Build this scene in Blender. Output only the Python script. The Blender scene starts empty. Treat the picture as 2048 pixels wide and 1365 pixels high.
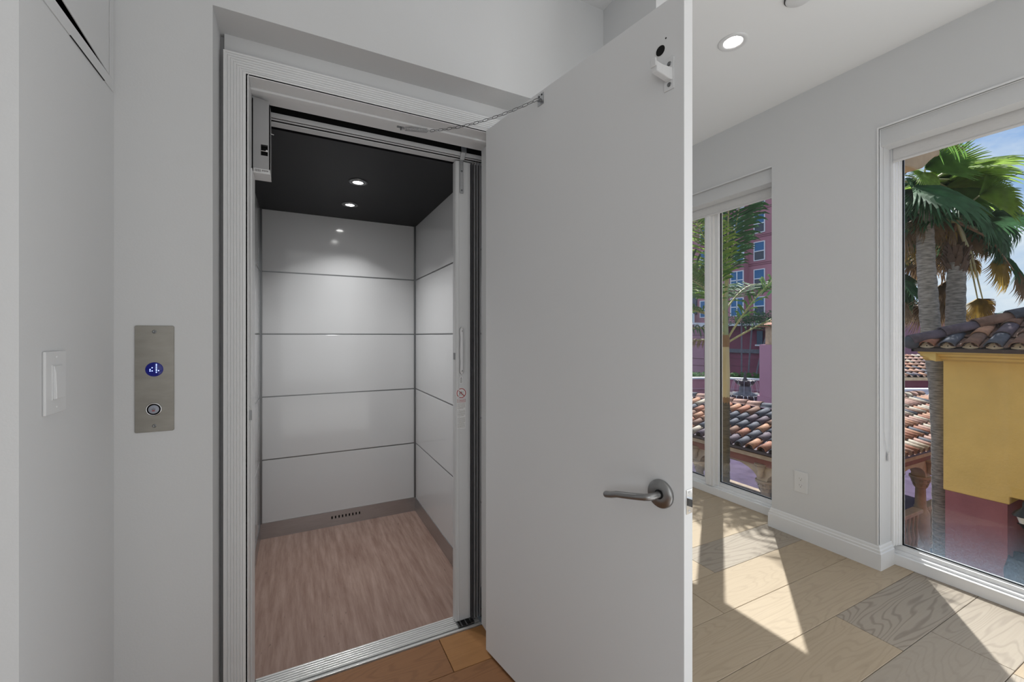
import bpy, math, random
from mathutils import Vector, Matrix
random.seed(7)
C = bpy.context.scene.collection
SC = bpy.context.scene
rad = math.radians
PI = math.pi

# ------------------------------------------------------------------ camera, sky, sun, lights, exposure
cam_d = bpy.data.cameras.new('camera'); cam = bpy.data.objects.new('camera', cam_d); C.objects.link(cam)
cam.location = (0, 0, 1.26); cam.rotation_euler = (rad(90), 0, rad(-27))
cam_d.sensor_width = 36; cam_d.lens = 842 / 2048 * 36; cam_d.shift_y = -10.5 / 2048
cam_d.clip_start = 0.05; cam_d.clip_end = 500
SC.camera = cam
SC.view_settings.view_transform = 'Standard'; SC.view_settings.look = 'None'
SC.view_settings.gamma = 1; SC.view_settings.use_curve_mapping = False
SC.view_settings.exposure = 0.0

def build_world():
    w = bpy.data.worlds.new('sky'); SC.world = w; w.use_nodes = True
    nt = w.node_tree; nt.nodes.clear(); N = nt.nodes.new; L = nt.links.new
    tc = N('ShaderNodeTexCoord'); sep = N('ShaderNodeSeparateXYZ'); L(tc.outputs['Generated'], sep.inputs[0])
    ramp = N('ShaderNodeValToRGB'); L(sep.outputs['Z'], ramp.inputs[0])
    r = ramp.color_ramp; r.elements[0].position = 0.0; r.elements[0].color = (0.42, 0.60, 0.80, 1)
    r.elements[1].position = 0.75; r.elements[1].color = (0.09, 0.21, 0.55, 1)
    e = r.elements.new(0.30); e.color = (0.20, 0.40, 0.78, 1)
    mp = N('ShaderNodeMapping'); mp.inputs['Scale'].default_value = (1.0, 1.0, 2.6); mp.inputs['Location'].default_value = (0.35, 0.1, 0.0)
    L(tc.outputs['Generated'], mp.inputs[0])
    no = N('ShaderNodeTexNoise'); no.inputs['Scale'].default_value = 2.2; no.inputs['Detail'].default_value = 9; no.inputs['Roughness'].default_value = 0.58
    no.inputs['Distortion'].default_value = 0.35
    L(mp.outputs[0], no.inputs['Vector'])
    cr = N('ShaderNodeValToRGB'); L(no.outputs['Fac'], cr.inputs[0])
    cr.color_ramp.elements[0].position = 0.39; cr.color_ramp.elements[0].color = (0, 0, 0, 1)
    cr.color_ramp.elements[1].position = 0.57; cr.color_ramp.elements[1].color = (1, 1, 1, 1)
    mx = N('ShaderNodeMix'); mx.data_type = 'RGBA'
    L(cr.outputs[0], mx.inputs[0]); L(ramp.outputs[0], mx.inputs[6]); mx.inputs[7].default_value = (0.83, 0.88, 0.93, 1)
    bg = N('ShaderNodeBackground'); L(mx.outputs[2], bg.inputs[0]); bg.inputs[1].default_value = 1.0
    out = N('ShaderNodeOutputWorld'); L(bg.outputs[0], out.inputs[0])
build_world()

sd = bpy.data.lights.new('sun', 'SUN'); sd.energy = 9.5; sd.angle = rad(0.55); sd.color = (1.0, 0.98, 0.95)
sun = bpy.data.objects.new('sun', sd); C.objects.link(sun); sun.location = (8, 6, 12)
sun.rotation_euler = Vector((-0.8, -0.6, -1.53)).to_track_quat('-Z', 'Y').to_euler()

def area(name, loc, target, sx, sy, power, col=(1, 1, 1)):
    d = bpy.data.lights.new(name, 'AREA'); d.shape = 'RECTANGLE'; d.size = sx; d.size_y = sy; d.energy = power; d.color = col
    o = bpy.data.objects.new(name, d); C.objects.link(o); o.location = loc
    o.rotation_euler = (Vector(target) - Vector(loc)).to_track_quat('-Z', 'Y').to_euler()
    return o
LC = (0.95, 0.98, 1.0)
area('fill_back', (-0.2, -2.9, 1.5), (0.2, 1.5, 1.5), 2.4, 2.2, 12, LC)  # added fill light behind the camera, no such source in the room
area('fill_left', (-2.4, -1.8, 1.4), (2.0, -1.0, 1.5), 2.2, 2.2, 27, LC)  # added out-of-view fill from the left, brightens door leaf and pier
area('fill_overhead', (0.4, -1.4, 2.62), (0.2, -1.2, 0), 1.6, 2.2, 6, LC)  # added soft fill under the ceiling, not a fixture
area('fill_window_side', (2.76, -0.42, 1.2), (-1, 0.3, 1.2), 1.1, 2.0, 25, LC)  # added fill inside the window, mimics daylight on the switch wall
area('fill_north', (2.0, 4.12, 1.4), (2.1, 0, 1.8), 1.3, 2.0, 9, LC)  # unseen area light standing in for daylight from the north end
area('fill_uplight', (1.2, -1.2, 0.06), (1.2, -1.2, 2.6), 2.8, 3.0, 26, LC)  # added uplight near the floor, lifts the ceiling like bounced sun

# ------------------------------------------------------------------ helpers: materials
def nodes(name):
    m = bpy.data.materials.new(name); m.use_nodes = True
    nt = m.node_tree; b = nt.nodes['Principled BSDF']
    return m, nt, b
def setin(b, **k):
    for n, v in k.items():
        n = n.replace('_', ' ')
        if n in b.inputs: b.inputs[n].default_value = v
def mat(name, col, rough=0.5, metal=0.0, var=0.0, vscale=6.0, bump=0.0, bscale=60.0, spec=0.5, coat=0.0, emit=None, estr=1.0, stretch=None):
    m, nt, b = nodes(name); N = nt.nodes.new; L = nt.links.new
    c4 = (*col, 1)
    setin(b, Base_Color=c4, Roughness=rough, Metallic=metal, Specular_IOR_Level=spec, Coat_Weight=coat)
    tc = N('ShaderNodeTexCoord'); vec = tc.outputs['Object']
    if stretch:
        mp = N('ShaderNodeMapping'); mp.inputs['Scale'].default_value = stretch; L(vec, mp.inputs[0]); vec = mp.outputs[0]
    if var > 0:
        no = N('ShaderNodeTexNoise'); no.inputs['Scale'].default_value = vscale; no.inputs['Detail'].default_value = 5
        L(vec, no.inputs['Vector'])
        mr = N('ShaderNodeMapRange'); mr.inputs[1].default_value = 0.3; mr.inputs[2].default_value = 0.7
        mr.inputs[3].default_value = 1 - var; mr.inputs[4].default_value = 1 + var; L(no.outputs['Fac'], mr.inputs[0])
        mx = N('ShaderNodeMix'); mx.data_type = 'RGBA'; mx.blend_type = 'MULTIPLY'; mx.inputs[0].default_value = 1
        mx.inputs[6].default_value = c4; L(mr.outputs[0], mx.inputs[7]); L(mx.outputs[2], b.inputs['Base Color'])
    if bump > 0:
        n2 = N('ShaderNodeTexNoise'); n2.inputs['Scale'].default_value = bscale; n2.inputs['Detail'].default_value = 4
        L(vec, n2.inputs['Vector']); bp = N('ShaderNodeBump'); bp.inputs['Strength'].default_value = bump; bp.inputs['Distance'].default_value = 0.01
        L(n2.outputs['Fac'], bp.inputs['Height']); L(bp.outputs[0], b.inputs['Normal'])
    if emit:
        b.inputs['Emission Color'].default_value = (*emit, 1); b.inputs['Emission Strength'].default_value = estr
    return m

def leaf_mat(name, col, trans=0.4, var=0.25):
    m, nt, b = nodes(name); N = nt.nodes.new; L = nt.links.new
    tc = N('ShaderNodeTexCoord'); no = N('ShaderNodeTexNoise'); no.inputs['Scale'].default_value = 5; no.inputs['Detail'].default_value = 4
    L(tc.outputs['Object'], no.inputs['Vector'])
    mr = N('ShaderNodeMapRange'); mr.inputs[1].default_value = 0.3; mr.inputs[2].default_value = 0.7
    mr.inputs[3].default_value = 1 - var; mr.inputs[4].default_value = 1 + var; L(no.outputs['Fac'], mr.inputs[0])
    mx = N('ShaderNodeMix'); mx.data_type = 'RGBA'; mx.blend_type = 'MULTIPLY'; mx.inputs[0].default_value = 1
    mx.inputs[6].default_value = (*col, 1); L(mr.outputs[0], mx.inputs[7]); L(mx.outputs[2], b.inputs['Base Color'])
    setin(b, Roughness=0.6, Specular_IOR_Level=0.25)
    tr = N('ShaderNodeBsdfTranslucent'); L(mx.outputs[2], tr.inputs[0])
    ms = N('ShaderNodeMixShader'); ms.inputs[0].default_value = trans
    out = nt.nodes['Material Output']; L(b.outputs[0], ms.inputs[1]); L(tr.outputs[0], ms.inputs[2]); L(ms.outputs[0], out.inputs[0])
    return m

def oak(name, c1, c2, dark, ringamt):
    m, nt, b = nodes(name); N = nt.nodes.new; L = nt.links.new
    tc = N('ShaderNodeTexCoord'); oi = N('ShaderNodeObjectInfo')
    cm = N('ShaderNodeCombineXYZ'); ml = N('ShaderNodeMath'); ml.operation = 'MULTIPLY'; ml.inputs[1].default_value = 37.0
    L(oi.outputs['Random'], ml.inputs[0]); L(ml.outputs[0], cm.inputs[2]); L(ml.outputs[0], cm.inputs[0])
    ad = N('ShaderNodeVectorMath'); ad.operation = 'ADD'; L(tc.outputs['Object'], ad.inputs[0]); L(cm.outputs[0], ad.inputs[1])
    mp = N('ShaderNodeMapping'); mp.inputs['Scale'].default_value = (0.6, 4.4, 1); L(ad.outputs[0], mp.inputs[0])
    n1 = N('ShaderNodeTexNoise'); n1.inputs['Scale'].default_value = 1.3; n1.inputs['Detail'].default_value = 2.5; n1.inputs['Roughness'].default_value = 0.45
    L(mp.outputs[0], n1.inputs['Vector'])
    k = N('ShaderNodeMath'); k.operation = 'MULTIPLY'; k.inputs[1].default_value = 190; L(n1.outputs['Fac'], k.inputs[0])
    s = N('ShaderNodeMath'); s.operation = 'SINE'; L(k.outputs[0], s.inputs[0])
    sr = N('ShaderNodeMapRange'); sr.inputs[1].default_value = 0.35; sr.inputs[2].default_value = 1.0; L(s.outputs[0], sr.inputs[0])
    # fine fibres
    mp2 = N('ShaderNodeMapping'); mp2.inputs['Scale'].default_value = (3, 90, 1); L(ad.outputs[0], mp2.inputs[0])
    n2 = N('ShaderNodeTexNoise'); n2.inputs['Scale'].default_value = 1.5; n2.inputs['Detail'].default_value = 3; L(mp2.outputs[0], n2.inputs['Vector'])
    # knots
    mp3 = N('ShaderNodeMapping'); mp3.inputs['Scale'].default_value = (2.2, 5.0, 1); L(ad.outputs[0], mp3.inputs[0])
    n3 = N('ShaderNodeTexNoise'); n3.inputs['Scale'].default_value = 2.6; n3.inputs['Detail'].default_value = 3; L(mp3.outputs[0], n3.inputs['Vector'])
    kr = N('ShaderNodeMapRange'); kr.inputs[1].default_value = 0.70; kr.inputs[2].default_value = 0.78; L(n3.outputs['Fac'], kr.inputs[0])
    base = N('ShaderNodeMix'); base.data_type = 'RGBA'; base.inputs[6].default_value = (*c1, 1); base.inputs[7].default_value = (*c2, 1)
    mm = N('ShaderNodeMath'); mm.operation = 'MULTIPLY_ADD'; mm.inputs[1].default_value = 0.55; L(n2.outputs['Fac'], mm.inputs[0])
    rr = N('ShaderNodeMath'); rr.operation = 'MULTIPLY'; rr.inputs[1].default_value = 0.45; L(oi.outputs['Random'], rr.inputs[0]); L(rr.outputs[0], mm.inputs[2])
    L(mm.outputs[0], base.inputs[0])
    am = N('ShaderNodeMath'); am.operation = 'MULTIPLY'; am.inputs[1].default_value = ringamt; L(sr.outputs[0], am.inputs[0])
    fr = N('ShaderNodeMath'); fr.operation = 'FRACT'; f7 = N('ShaderNodeMath'); f7.operation = 'MULTIPLY'; f7.inputs[1].default_value = 7.31
    L(oi.outputs['Random'], f7.inputs[0]); L(f7.outputs[0], fr.inputs[0])
    am2 = N('ShaderNodeMath'); am2.operation = 'MULTIPLY'; L(am.outputs[0], am2.inputs[0]); L(fr.outputs[0], am2.inputs[1])
    r2 = N('ShaderNodeMix'); r2.data_type = 'RGBA'; L(am2.outputs[0], r2.inputs[0]); L(base.outputs[2], r2.inputs[6]); r2.inputs[7].default_value = (*dark, 1)
    km = N('ShaderNodeMath'); km.operation = 'MULTIPLY'; km.inputs[1].default_value = 0.45; L(kr.outputs[0], km.inputs[0])
    r3 = N('ShaderNodeMix'); r3.data_type = 'RGBA'; L(km.outputs[0], r3.inputs[0]); L(r2.outputs[2], r3.inputs[6]); r3.inputs[7].default_value = (dark[0] * .6, dark[1] * .5, dark[2] * .4, 1)
    L(r3.outputs[2], b.inputs['Base Color']); setin(b, Roughness=0.5, Specular_IOR_Level=0.35)
    bp = N('ShaderNodeBump'); bp.inputs['Strength'].default_value = 0.12; bp.inputs['Distance'].default_value = 0.003
    L(n2.outputs['Fac'], bp.inputs['Height']); L(bp.outputs[0], b.inputs['Normal'])
    return m

def glass_mat():
    m = bpy.data.materials.new('window_glass'); m.use_nodes = True; nt = m.node_tree; nt.nodes.clear(); N = nt.nodes.new; L = nt.links.new
    t = N('ShaderNodeBsdfTransparent'); t.inputs[0].default_value = (0.97, 0.985, 0.98, 1)
    g = N('ShaderNodeBsdfGlossy'); g.inputs['Roughness'].default_value = 0.0; g.inputs[0].default_value = (1, 1, 1, 1)
    f = N('ShaderNodeFresnel'); f.inputs[0].default_value = 1.5
    mr = N('ShaderNodeMath'); mr.operation = 'MULTIPLY'; mr.inputs[1].default_value = 0.38; L(f.outputs[0], mr.inputs[0])
    a = N('ShaderNodeMixShader'); L(mr.outputs[0], a.inputs[0]); L(t.outputs[0], a.inputs[1]); L(g.outputs[0], a.inputs[2])
    # dust film settled along the bottom of the pane
    tc = N('ShaderNodeTexCoord'); sp = N('ShaderNodeSeparateXYZ'); L(tc.outputs['Object'], sp.inputs[0])
    zr = N('ShaderNodeMapRange'); zr.inputs[1].default_value = 0.42; zr.inputs[2].default_value = 0.08; L(sp.outputs['Z'], zr.inputs[0])
    pw = N('ShaderNodeMath'); pw.operation = 'POWER'; pw.inputs[1].default_value = 2.0; L(zr.outputs[0], pw.inputs[0])
    no = N('ShaderNodeTexNoise'); no.inputs['Scale'].default_value = 180; no.inputs['Detail'].default_value = 2; L(tc.outputs['Object'], no.inputs['Vector'])
    nr = N('ShaderNodeMapRange'); nr.inputs[1].default_value = 0.30; nr.inputs[2].default_value = 0.80; nr.inputs[3].default_value = 0.25; L(no.outputs['Fac'], nr.inputs[0])
    mu = N('ShaderNodeMath'); mu.operation = 'MULTIPLY'; L(pw.outputs[0], mu.inputs[0]); L(nr.outputs[0], mu.inputs[1])
    mu2 = N('ShaderNodeMath'); mu2.operation = 'MULTIPLY'; mu2.inputs[1].default_value = 0.24; L(mu.outputs[0], mu2.inputs[0])
    tl = N('ShaderNodeBsdfTranslucent'); tl.inputs[0].default_value = (0.40, 0.55, 0.70, 1)
    c = N('ShaderNodeMixShader'); L(mu2.outputs[0], c.inputs[0]); L(a.outputs[0], c.inputs[1]); L(tl.outputs[0], c.inputs[2])
    o = N('ShaderNodeOutputMaterial'); L(c.outputs[0], o.inputs[0])
    return m

M = {}
def mk(n, *a, **k): M[n] = mat(n, *a, **k); return M[n]
mk('wall', (0.63, 0.635, 0.64), 0.75, bump=0.04, bscale=220, spec=0.25)
mk('ceiling', (0.74, 0.745, 0.75), 0.85, spec=0.2)
mk('trim', (0.75, 0.755, 0.76), 0.38)
mk('door', (0.69, 0.695, 0.70), 0.5, spec=0.35)
mk('plastic', (0.67, 0.675, 0.68), 0.35)
mk('shade_fabric', (0.70, 0.69, 0.68), 0.85, var=0.04, vscale=40, stretch=(1, 1, 8))
mk('window_frame', (0.84, 0.845, 0.85), 0.35)
mk('cabin_panel', (0.60, 0.605, 0.61), 0.10, spec=0.55)
mk('cabin_dark', (0.013, 0.013, 0.015), 0.45, spec=0.15)
mk('steel', (0.50, 0.51, 0.52), 0.30, 1.0, var=0.07, vscale=8, stretch=(1, 1, 30))
mk('steel_dark', (0.22, 0.225, 0.23), 0.3, 1.0)
mk('plate_steel', (0.30, 0.285, 0.255), 0.42, 0.85, var=0.10, vscale=14, stretch=(1, 1, 3))
mk('satin_steel', (0.36, 0.36, 0.36), 0.33, 1.0)
mk('chrome', (0.62, 0.62, 0.62), 0.16, 1.0)
mk('aluminium', (0.60, 0.605, 0.61), 0.5, 0.15)
mk('sill_metal', (0.78, 0.78, 0.77), 0.28, 0.6)
mk('operator_grey', (0.36, 0.36, 0.365), 0.5)
mk('label_white', (0.72, 0.72, 0.72), 0.5)
mk('black', (0.006, 0.006, 0.006), 0.6, spec=0.2)
mk('dark_gap', (0.03, 0.03, 0.03), 0.9)
mk('slat_dark', (0.07, 0.07, 0.075), 0.45, 0.3)
mk('slat_mid', (0.36, 0.36, 0.365), 0.45, 0.3)
mk('print_grey', (0.16, 0.15, 0.15), 0.6)
mk('print_olive', (0.28, 0.26, 0.22), 0.6)
mk('print_red', (0.32, 0.02, 0.02), 0.55)
mk('lens_blue', (0.002, 0.004, 0.09), 0.12, emit=(0.0, 0.01, 0.55), estr=0.10)
mk('led', (0.5, 0.6, 1.0), 0.4, emit=(0.30, 0.42, 1.0), estr=3.0)
mk('button_face', (0.30, 0.32, 0.38), 0.3)
mk('lamp_glow', (1, 1, 1), 0.4, emit=(1, 0.99, 0.97), estr=35.0)
mk('lamp_glow_soft', (1, 1, 1), 0.4, emit=(1, 0.99, 0.97), estr=0.62)
mk('lamp_bowl', (0.9, 0.9, 0.9), 0.5)
mk('clear_plastic', (0.60, 0.60, 0.61), 0.2)
M['glass'] = glass_mat()
M['oak_tan'] = oak('oak_tan', (0.48, 0.385, 0.275), (0.36, 0.28, 0.19), (0.16, 0.115, 0.075), 0.2)
M['oak_grey'] = oak('oak_grey', (0.40, 0.345, 0.28), (0.31, 0.26, 0.205), (0.13, 0.10, 0.08), 0.5)
M['oak_warm_lit'] = oak('oak_warm_lit', (0.31, 0.15, 0.066), (0.22, 0.10, 0.042), (0.13, 0.06, 0.025), 0.35)  # same oak with warm light put into its colour
M['oak_orange_lit'] = oak('oak_orange_lit', (0.40, 0.20, 0.075), (0.32, 0.155, 0.058), (0.2, 0.09, 0.03), 0.3)  # orange plank, warm light likewise put into its colour

def cabin_floor_mat():
    m, nt, b = nodes('cabin_vinyl'); N = nt.nodes.new; L = nt.links.new
    tc = N('ShaderNodeTexCoord'); mp = N('ShaderNodeMapping'); mp.inputs['Scale'].default_value = (26, 2.2, 1); L(tc.outputs['Object'], mp.inputs[0])
    n = N('ShaderNodeTexNoise'); n.inputs['Scale'].default_value = 1.4; n.inputs['Detail'].default_value = 8; n.inputs['Roughness'].default_value = 0.65; L(mp.outputs[0], n.inputs['Vector'])
    r = N('ShaderNodeValToRGB'); L(n.outputs['Fac'], r.inputs[0])
    r.color_ramp.elements[0].position = 0.28; r.color_ramp.elements[0].color = (0.185, 0.108, 0.082, 1)
    r.color_ramp.elements[1].position = 0.72; r.color_ramp.elements[1].color = (0.38, 0.27, 0.225, 1)
    mp2 = N('ShaderNodeMapping'); mp2.inputs['Scale'].default_value = (60, 18, 1); L(tc.outputs['Object'], mp2.inputs[0])
    n2 = N('ShaderNodeTexNoise'); n2.inputs['Scale'].default_value = 1.4; n2.inputs['Detail'].default_value = 2; L(mp2.outputs[0], n2.inputs['Vector'])
    k = N('ShaderNodeMapRange'); k.inputs[1].default_value = 0.69; k.inputs[2].default_value = 0.78; k.inputs[4].default_value = 0.7; L(n2.outputs['Fac'], k.inputs[0])
    mx = N('ShaderNodeMix'); mx.data_type = 'RGBA'; L(k.outputs[0], mx.inputs[0]); L(r.outputs[0], mx.inputs[6]); mx.inputs[7].default_value = (0.09, 0.06, 0.05, 1)
    L(mx.outputs[2], b.inputs['Base Color']); setin(b, Roughness=0.45, Specular_IOR_Level=0.3)
    return m
M['cabin_vinyl'] = cabin_floor_mat()
# outdoors
mk('stucco_yellow', (0.70, 0.475, 0.165), 0.9, var=0.06, vscale=3, bump=0.5, bscale=28, spec=0.1)
mk('stucco_moulding', (0.72, 0.51, 0.18), 0.8, var=0.05)
mk('stucco_magenta', (0.29, 0.115, 0.135), 0.9, var=0.08, vscale=4, bump=0.3, bscale=28, spec=0.1)
mk('facade_pink', (0.42, 0.20, 0.245), 0.9, var=0.10, vscale=0.25, spec=0.1)
mk('facade_lilac', (0.45, 0.25, 0.325), 0.9, var=0.06, vscale=0.5, spec=0.1)
mk('facade_maroon', (0.24, 0.085, 0.125), 0.9, var=0.10, vscale=0.6, spec=0.1)
mk('terrace_pink', (0.42, 0.19, 0.25), 0.9, var=0.10, vscale=0.8, spec=0.1)
mk('groove', (0.17, 0.065, 0.09), 0.9)
mk('white_paint', (0.72, 0.75, 0.80), 0.6)
mk('facade_glass', (0.025, 0.14, 0.32), 0.35, spec=0.4)
mk('facade_glass_dark', (0.012, 0.03, 0.07), 0.08, spec=0.6)
mk('balcony_glass', (0.12, 0.25, 0.33), 0.1, spec=0.8)
mk('brown_fascia', (0.055, 0.035, 0.033), 0.5)
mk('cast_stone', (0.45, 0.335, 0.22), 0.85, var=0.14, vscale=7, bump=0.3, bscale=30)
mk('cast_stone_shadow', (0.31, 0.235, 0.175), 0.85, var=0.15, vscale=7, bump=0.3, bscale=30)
mk('beam_red', (0.22, 0.075, 0.05), 0.8, var=0.1)
mk('paving_mauve', (0.085, 0.066, 0.105), 0.9, var=0.22, vscale=2.5, bump=0.2, bscale=12, spec=0.0)
mk('asphalt', (0.07, 0.08, 0.10), 0.9, var=0.15, vscale=2, spec=0.0)
mk('roof_deck', (0.07, 0.06, 0.06), 0.9, var=0.2)
mk('mortar', (0.44, 0.38, 0.30), 0.9, var=0.15, vscale=20)
tile_cols = {
    'tile_terracotta': (0.27, 0.12, 0.08), 'tile_orange': (0.34, 0.18, 0.115), 'tile_slate': (0.075, 0.078, 0.10),
    'tile_purple': (0.10, 0.075, 0.095), 'tile_pink': (0.33, 0.20, 0.165), 'tile_cream': (0.36, 0.31, 0.255), 'tile_brown': (0.17, 0.095, 0.07)}
for n, c in tile_cols.items(): mk(n, c, 0.75, var=0.28, vscale=14, spec=0.3)
mk('fountain_stone', (0.055, 0.045, 0.055), 0.35, var=0.3, vscale=5)
mk('fountain_grey', (0.13, 0.135, 0.165), 0.5, var=0.2, vscale=5)
mk('water', (0.60, 0.66, 0.76), 0.15, spec=0.8)
mk('iron', (0.012, 0.012, 0.014), 0.4)
mk('lantern_glass', (0.75, 0.75, 0.72), 0.3)
mk('bark_grey', (0.27, 0.235, 0.205), 0.95, var=0.5, vscale=9, bump=0.8, bscale=24, stretch=(1, 1, 5))
mk('bark_ring', (0.115, 0.10, 0.075), 0.95, var=0.35, vscale=12, bump=0.8, bscale=30, stretch=(1, 1, 6))
mk('crownshaft', (0.55, 0.47, 0.28), 0.5, var=0.12, vscale=4, stretch=(3, 3, 0.6))
mk('crownshaft_green', (0.30, 0.36, 0.20), 0.5, var=0.15, vscale=4)
mk('petiole', (0.42, 0.40, 0.20), 0.45)
mk('boot_brown', (0.12, 0.07, 0.045), 0.9)
mk('petiole_brown', (0.26, 0.15, 0.07), 0.7)
M['frond_green'] = leaf_mat('frond_green', (0.13, 0.26, 0.055), 0.5)
M['frond_dark'] = leaf_mat('frond_dark', (0.055, 0.135, 0.06), 0.38)
M['frond_lime'] = leaf_mat('frond_lime', (0.27, 0.40, 0.08), 0.55)
M['frond_brown'] = leaf_mat('frond_brown', (0.28, 0.19, 0.11), 0.4)
M['frond_gold'] = leaf_mat('frond_gold', (0.36, 0.24, 0.05), 0.4)
M['hedge'] = leaf_mat('hedge', (0.04, 0.12, 0.025), 0.3)

# ------------------------------------------------------------------ helpers: meshes and objects
class MB:
    def __init__(s): s.v = []; s.f = []; s.sm = []
    def add(s, vs, fs, smooth=False):
        o = len(s.v); s.v += [Vector(p) for p in vs]; s.f += [tuple(i + o for i in f) for f in fs]; s.sm += [smooth] * len(fs); return s
    def box(s, a, b):
        x0, y0, z0 = (min(a[i], b[i]) for i in range(3)); x1, y1, z1 = (max(a[i], b[i]) for i in range(3))
        return s.add([(x0, y0, z0), (x1, y0, z0), (x1, y1, z0), (x0, y1, z0), (x0, y0, z1), (x1, y0, z1), (x1, y1, z1), (x0, y1, z1)],
                     [(0, 3, 2, 1), (4, 5, 6, 7), (0, 1, 5, 4), (1, 2, 6, 5), (2, 3, 7, 6), (3, 0, 4, 7)])
    def obox(s, c, ax, ay, az):   # centre and three half-axis vectors
        c, ax, ay, az = map(Vector, (c, ax, ay, az)); vs = []
        for k in (-1, 1):
            for i, j in ((-1, -1), (1, -1), (1, 1), (-1, 1)): vs.append(c + ax * i + ay * j + az * k)
        return s.add(vs, [(0, 3, 2, 1), (4, 5, 6, 7), (0, 1, 5, 4), (1, 2, 6, 5), (2, 3, 7, 6), (3, 0, 4, 7)])
    def tube(s, pts, rs, n=10, closed=False, caps=True, smooth=True):
        pts = [Vector(p) for p in pts]; m = len(pts)
        if not hasattr(rs, '__len__'): rs = [rs] * m
        vs = []; up = None
        for i, p in enumerate(pts):
            if closed: d = pts[(i + 1) % m] - pts[i - 1]
            else: d = pts[min(i + 1, m - 1)] - pts[max(i - 1, 0)]
            d.normalize()
            if up is None:
                up = Vector((0, 0, 1)) if abs(d.z) < 0.9 else Vector((1, 0, 0))
            u = up - d * up.dot(d)
            if u.length < 1e-5: u = d.orthogonal()
            u.normalize(); up = u; w = d.cross(u)
            for k in range(n):
                a = 2 * PI * k / n; vs.append(p + (u * math.cos(a) + w * math.sin(a)) * rs[i])
        fs = []
        for i in range(m if closed else m - 1):
            j = (i + 1) % m
            for k in range(n): fs.append((i * n + k, i * n + (k + 1) % n, j * n + (k + 1) % n, j * n + k))
        s.add(vs, fs, smooth)
        if caps and not closed:
            s.add(vs[:n], [tuple(range(n))[::-1]]); s.add(vs[-n:], [tuple(range(n))])
        return s
    def lathe(s, c, prof, n=24, axis=(0, 0, 1), smooth=True, scale=(1, 1), caps=True):
        c = Vector(c); d = Vector(axis).normalized(); u = d.orthogonal().normalized() if abs(d.z) < 0.99 else Vector((1, 0, 0)); w = d.cross(u)
        vs = []
        for r, h in prof:
            for k in range(n):
                a = 2 * PI * k / n; vs.append(c + d * h + (u * math.cos(a) * scale[0] + w * math.sin(a) * scale[1]) * r)
        fs = []
        for i in range(len(prof) - 1):
            for k in range(n): fs.append((i * n + k, i * n + (k + 1) % n, (i + 1) * n + (k + 1) % n, (i + 1) * n + k))
        s.add(vs, fs, smooth)
        if caps and prof[0][0] > 1e-5: s.add(vs[:n], [tuple(range(n))[::-1]])
        if caps and prof[-1][0] > 1e-5: s.add(vs[-n:], [tuple(range(n))])
        return s
    def prism(s, poly, a, b, fn):  # poly of 2D points, extruded a..b, fn(p,q,t)->xyz
        n = len(poly); vs = [fn(p, q, a) for p, q in poly] + [fn(p, q, b) for p, q in poly]
        fs = [tuple(range(n))[::-1], tuple(range(n, 2 * n))] + [(i, (i + 1) % n, n + (i + 1) % n, n + i) for i in range(n)]
        return s.add(vs, fs)
    def mesh(s, name, material, origin=(0, 0, 0), inv=None):
        me = bpy.data.meshes.new(name)
        o = Vector(origin)
        vs = [(inv @ v) if inv is not None else v - o for v in s.v]
        me.from_pydata([tuple(v) for v in vs], [], s.f)
        me.polygons.foreach_set('use_smooth', s.sm)
        if material: me.materials.append(M[material] if isinstance(material, str) else material)
        me.update(); return me

WM = {}
def wmat(o): return WM.get(o.name, Matrix.Identity(4))
def fixn(me):
    import bmesh
    bm = bmesh.new(); bm.from_mesh(me); bmesh.ops.recalc_face_normals(bm, faces=bm.faces); bm.to_mesh(me); bm.free()
def tag(o, label=None, cat=None, group=None, kind=None):
    if label: o['label'] = label
    if cat: o['category'] = cat
    if group: o['group'] = group
    if kind: o['kind'] = kind
    return o
def empty(name, loc, label=None, cat=None, group=None, kind=None, rot=None, parent=None):
    o = bpy.data.objects.new(name, None); C.objects.link(o); o.empty_display_size = 0.05
    m = Matrix.Translation(loc) @ (rot.to_matrix().to_4x4() if rot else Matrix.Identity(4))
    if parent: o.parent = parent; o.matrix_local = wmat(parent).inverted() @ m
    else: o.matrix_world = m
    WM[o.name] = m
    return tag(o, label, cat, group, kind)
def obj(name, mb, material, parent=None, bevel=0.0, label=None, at=None, local=False, fix=True, kind=None, seg=2):
    """mb in world coordinates (or parent's frame when local); the object's origin goes to `at`."""
    P = wmat(parent) if parent else Matrix.Identity(4)
    if at is None:
        c = sum((v for v in mb.v), Vector()) / max(1, len(mb.v)); at = c
    at = Vector(at)
    if local:
        me = mb.mesh(name, material, at); L = Matrix.Translation(at)
    else:
        L = P.inverted() @ Matrix.Translation(at); me = mb.mesh(name, material, inv=Matrix.Translation(-at))
    if fix: fixn(me)
    o = bpy.data.objects.new(name, me); C.objects.link(o)
    if parent: o.parent = parent; o.matrix_local = L
    else: o.matrix_world = L
    WM[o.name] = P @ L if parent else L
    if bevel > 0:
        b = o.modifiers.new('bevel', 'BEVEL'); b.width = bevel; b.segments = seg; b.limit_method = 'ANGLE'; b.angle_limit = rad(40)
    return tag(o, label, kind=kind)
def inst(name, me, parent, m):
    o = bpy.data.objects.new(name, me); C.objects.link(o); o.parent = parent; o.matrix_local = wmat(parent).inverted() @ m
    return o
def B(a, b): return MB().box(a, b)

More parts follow.
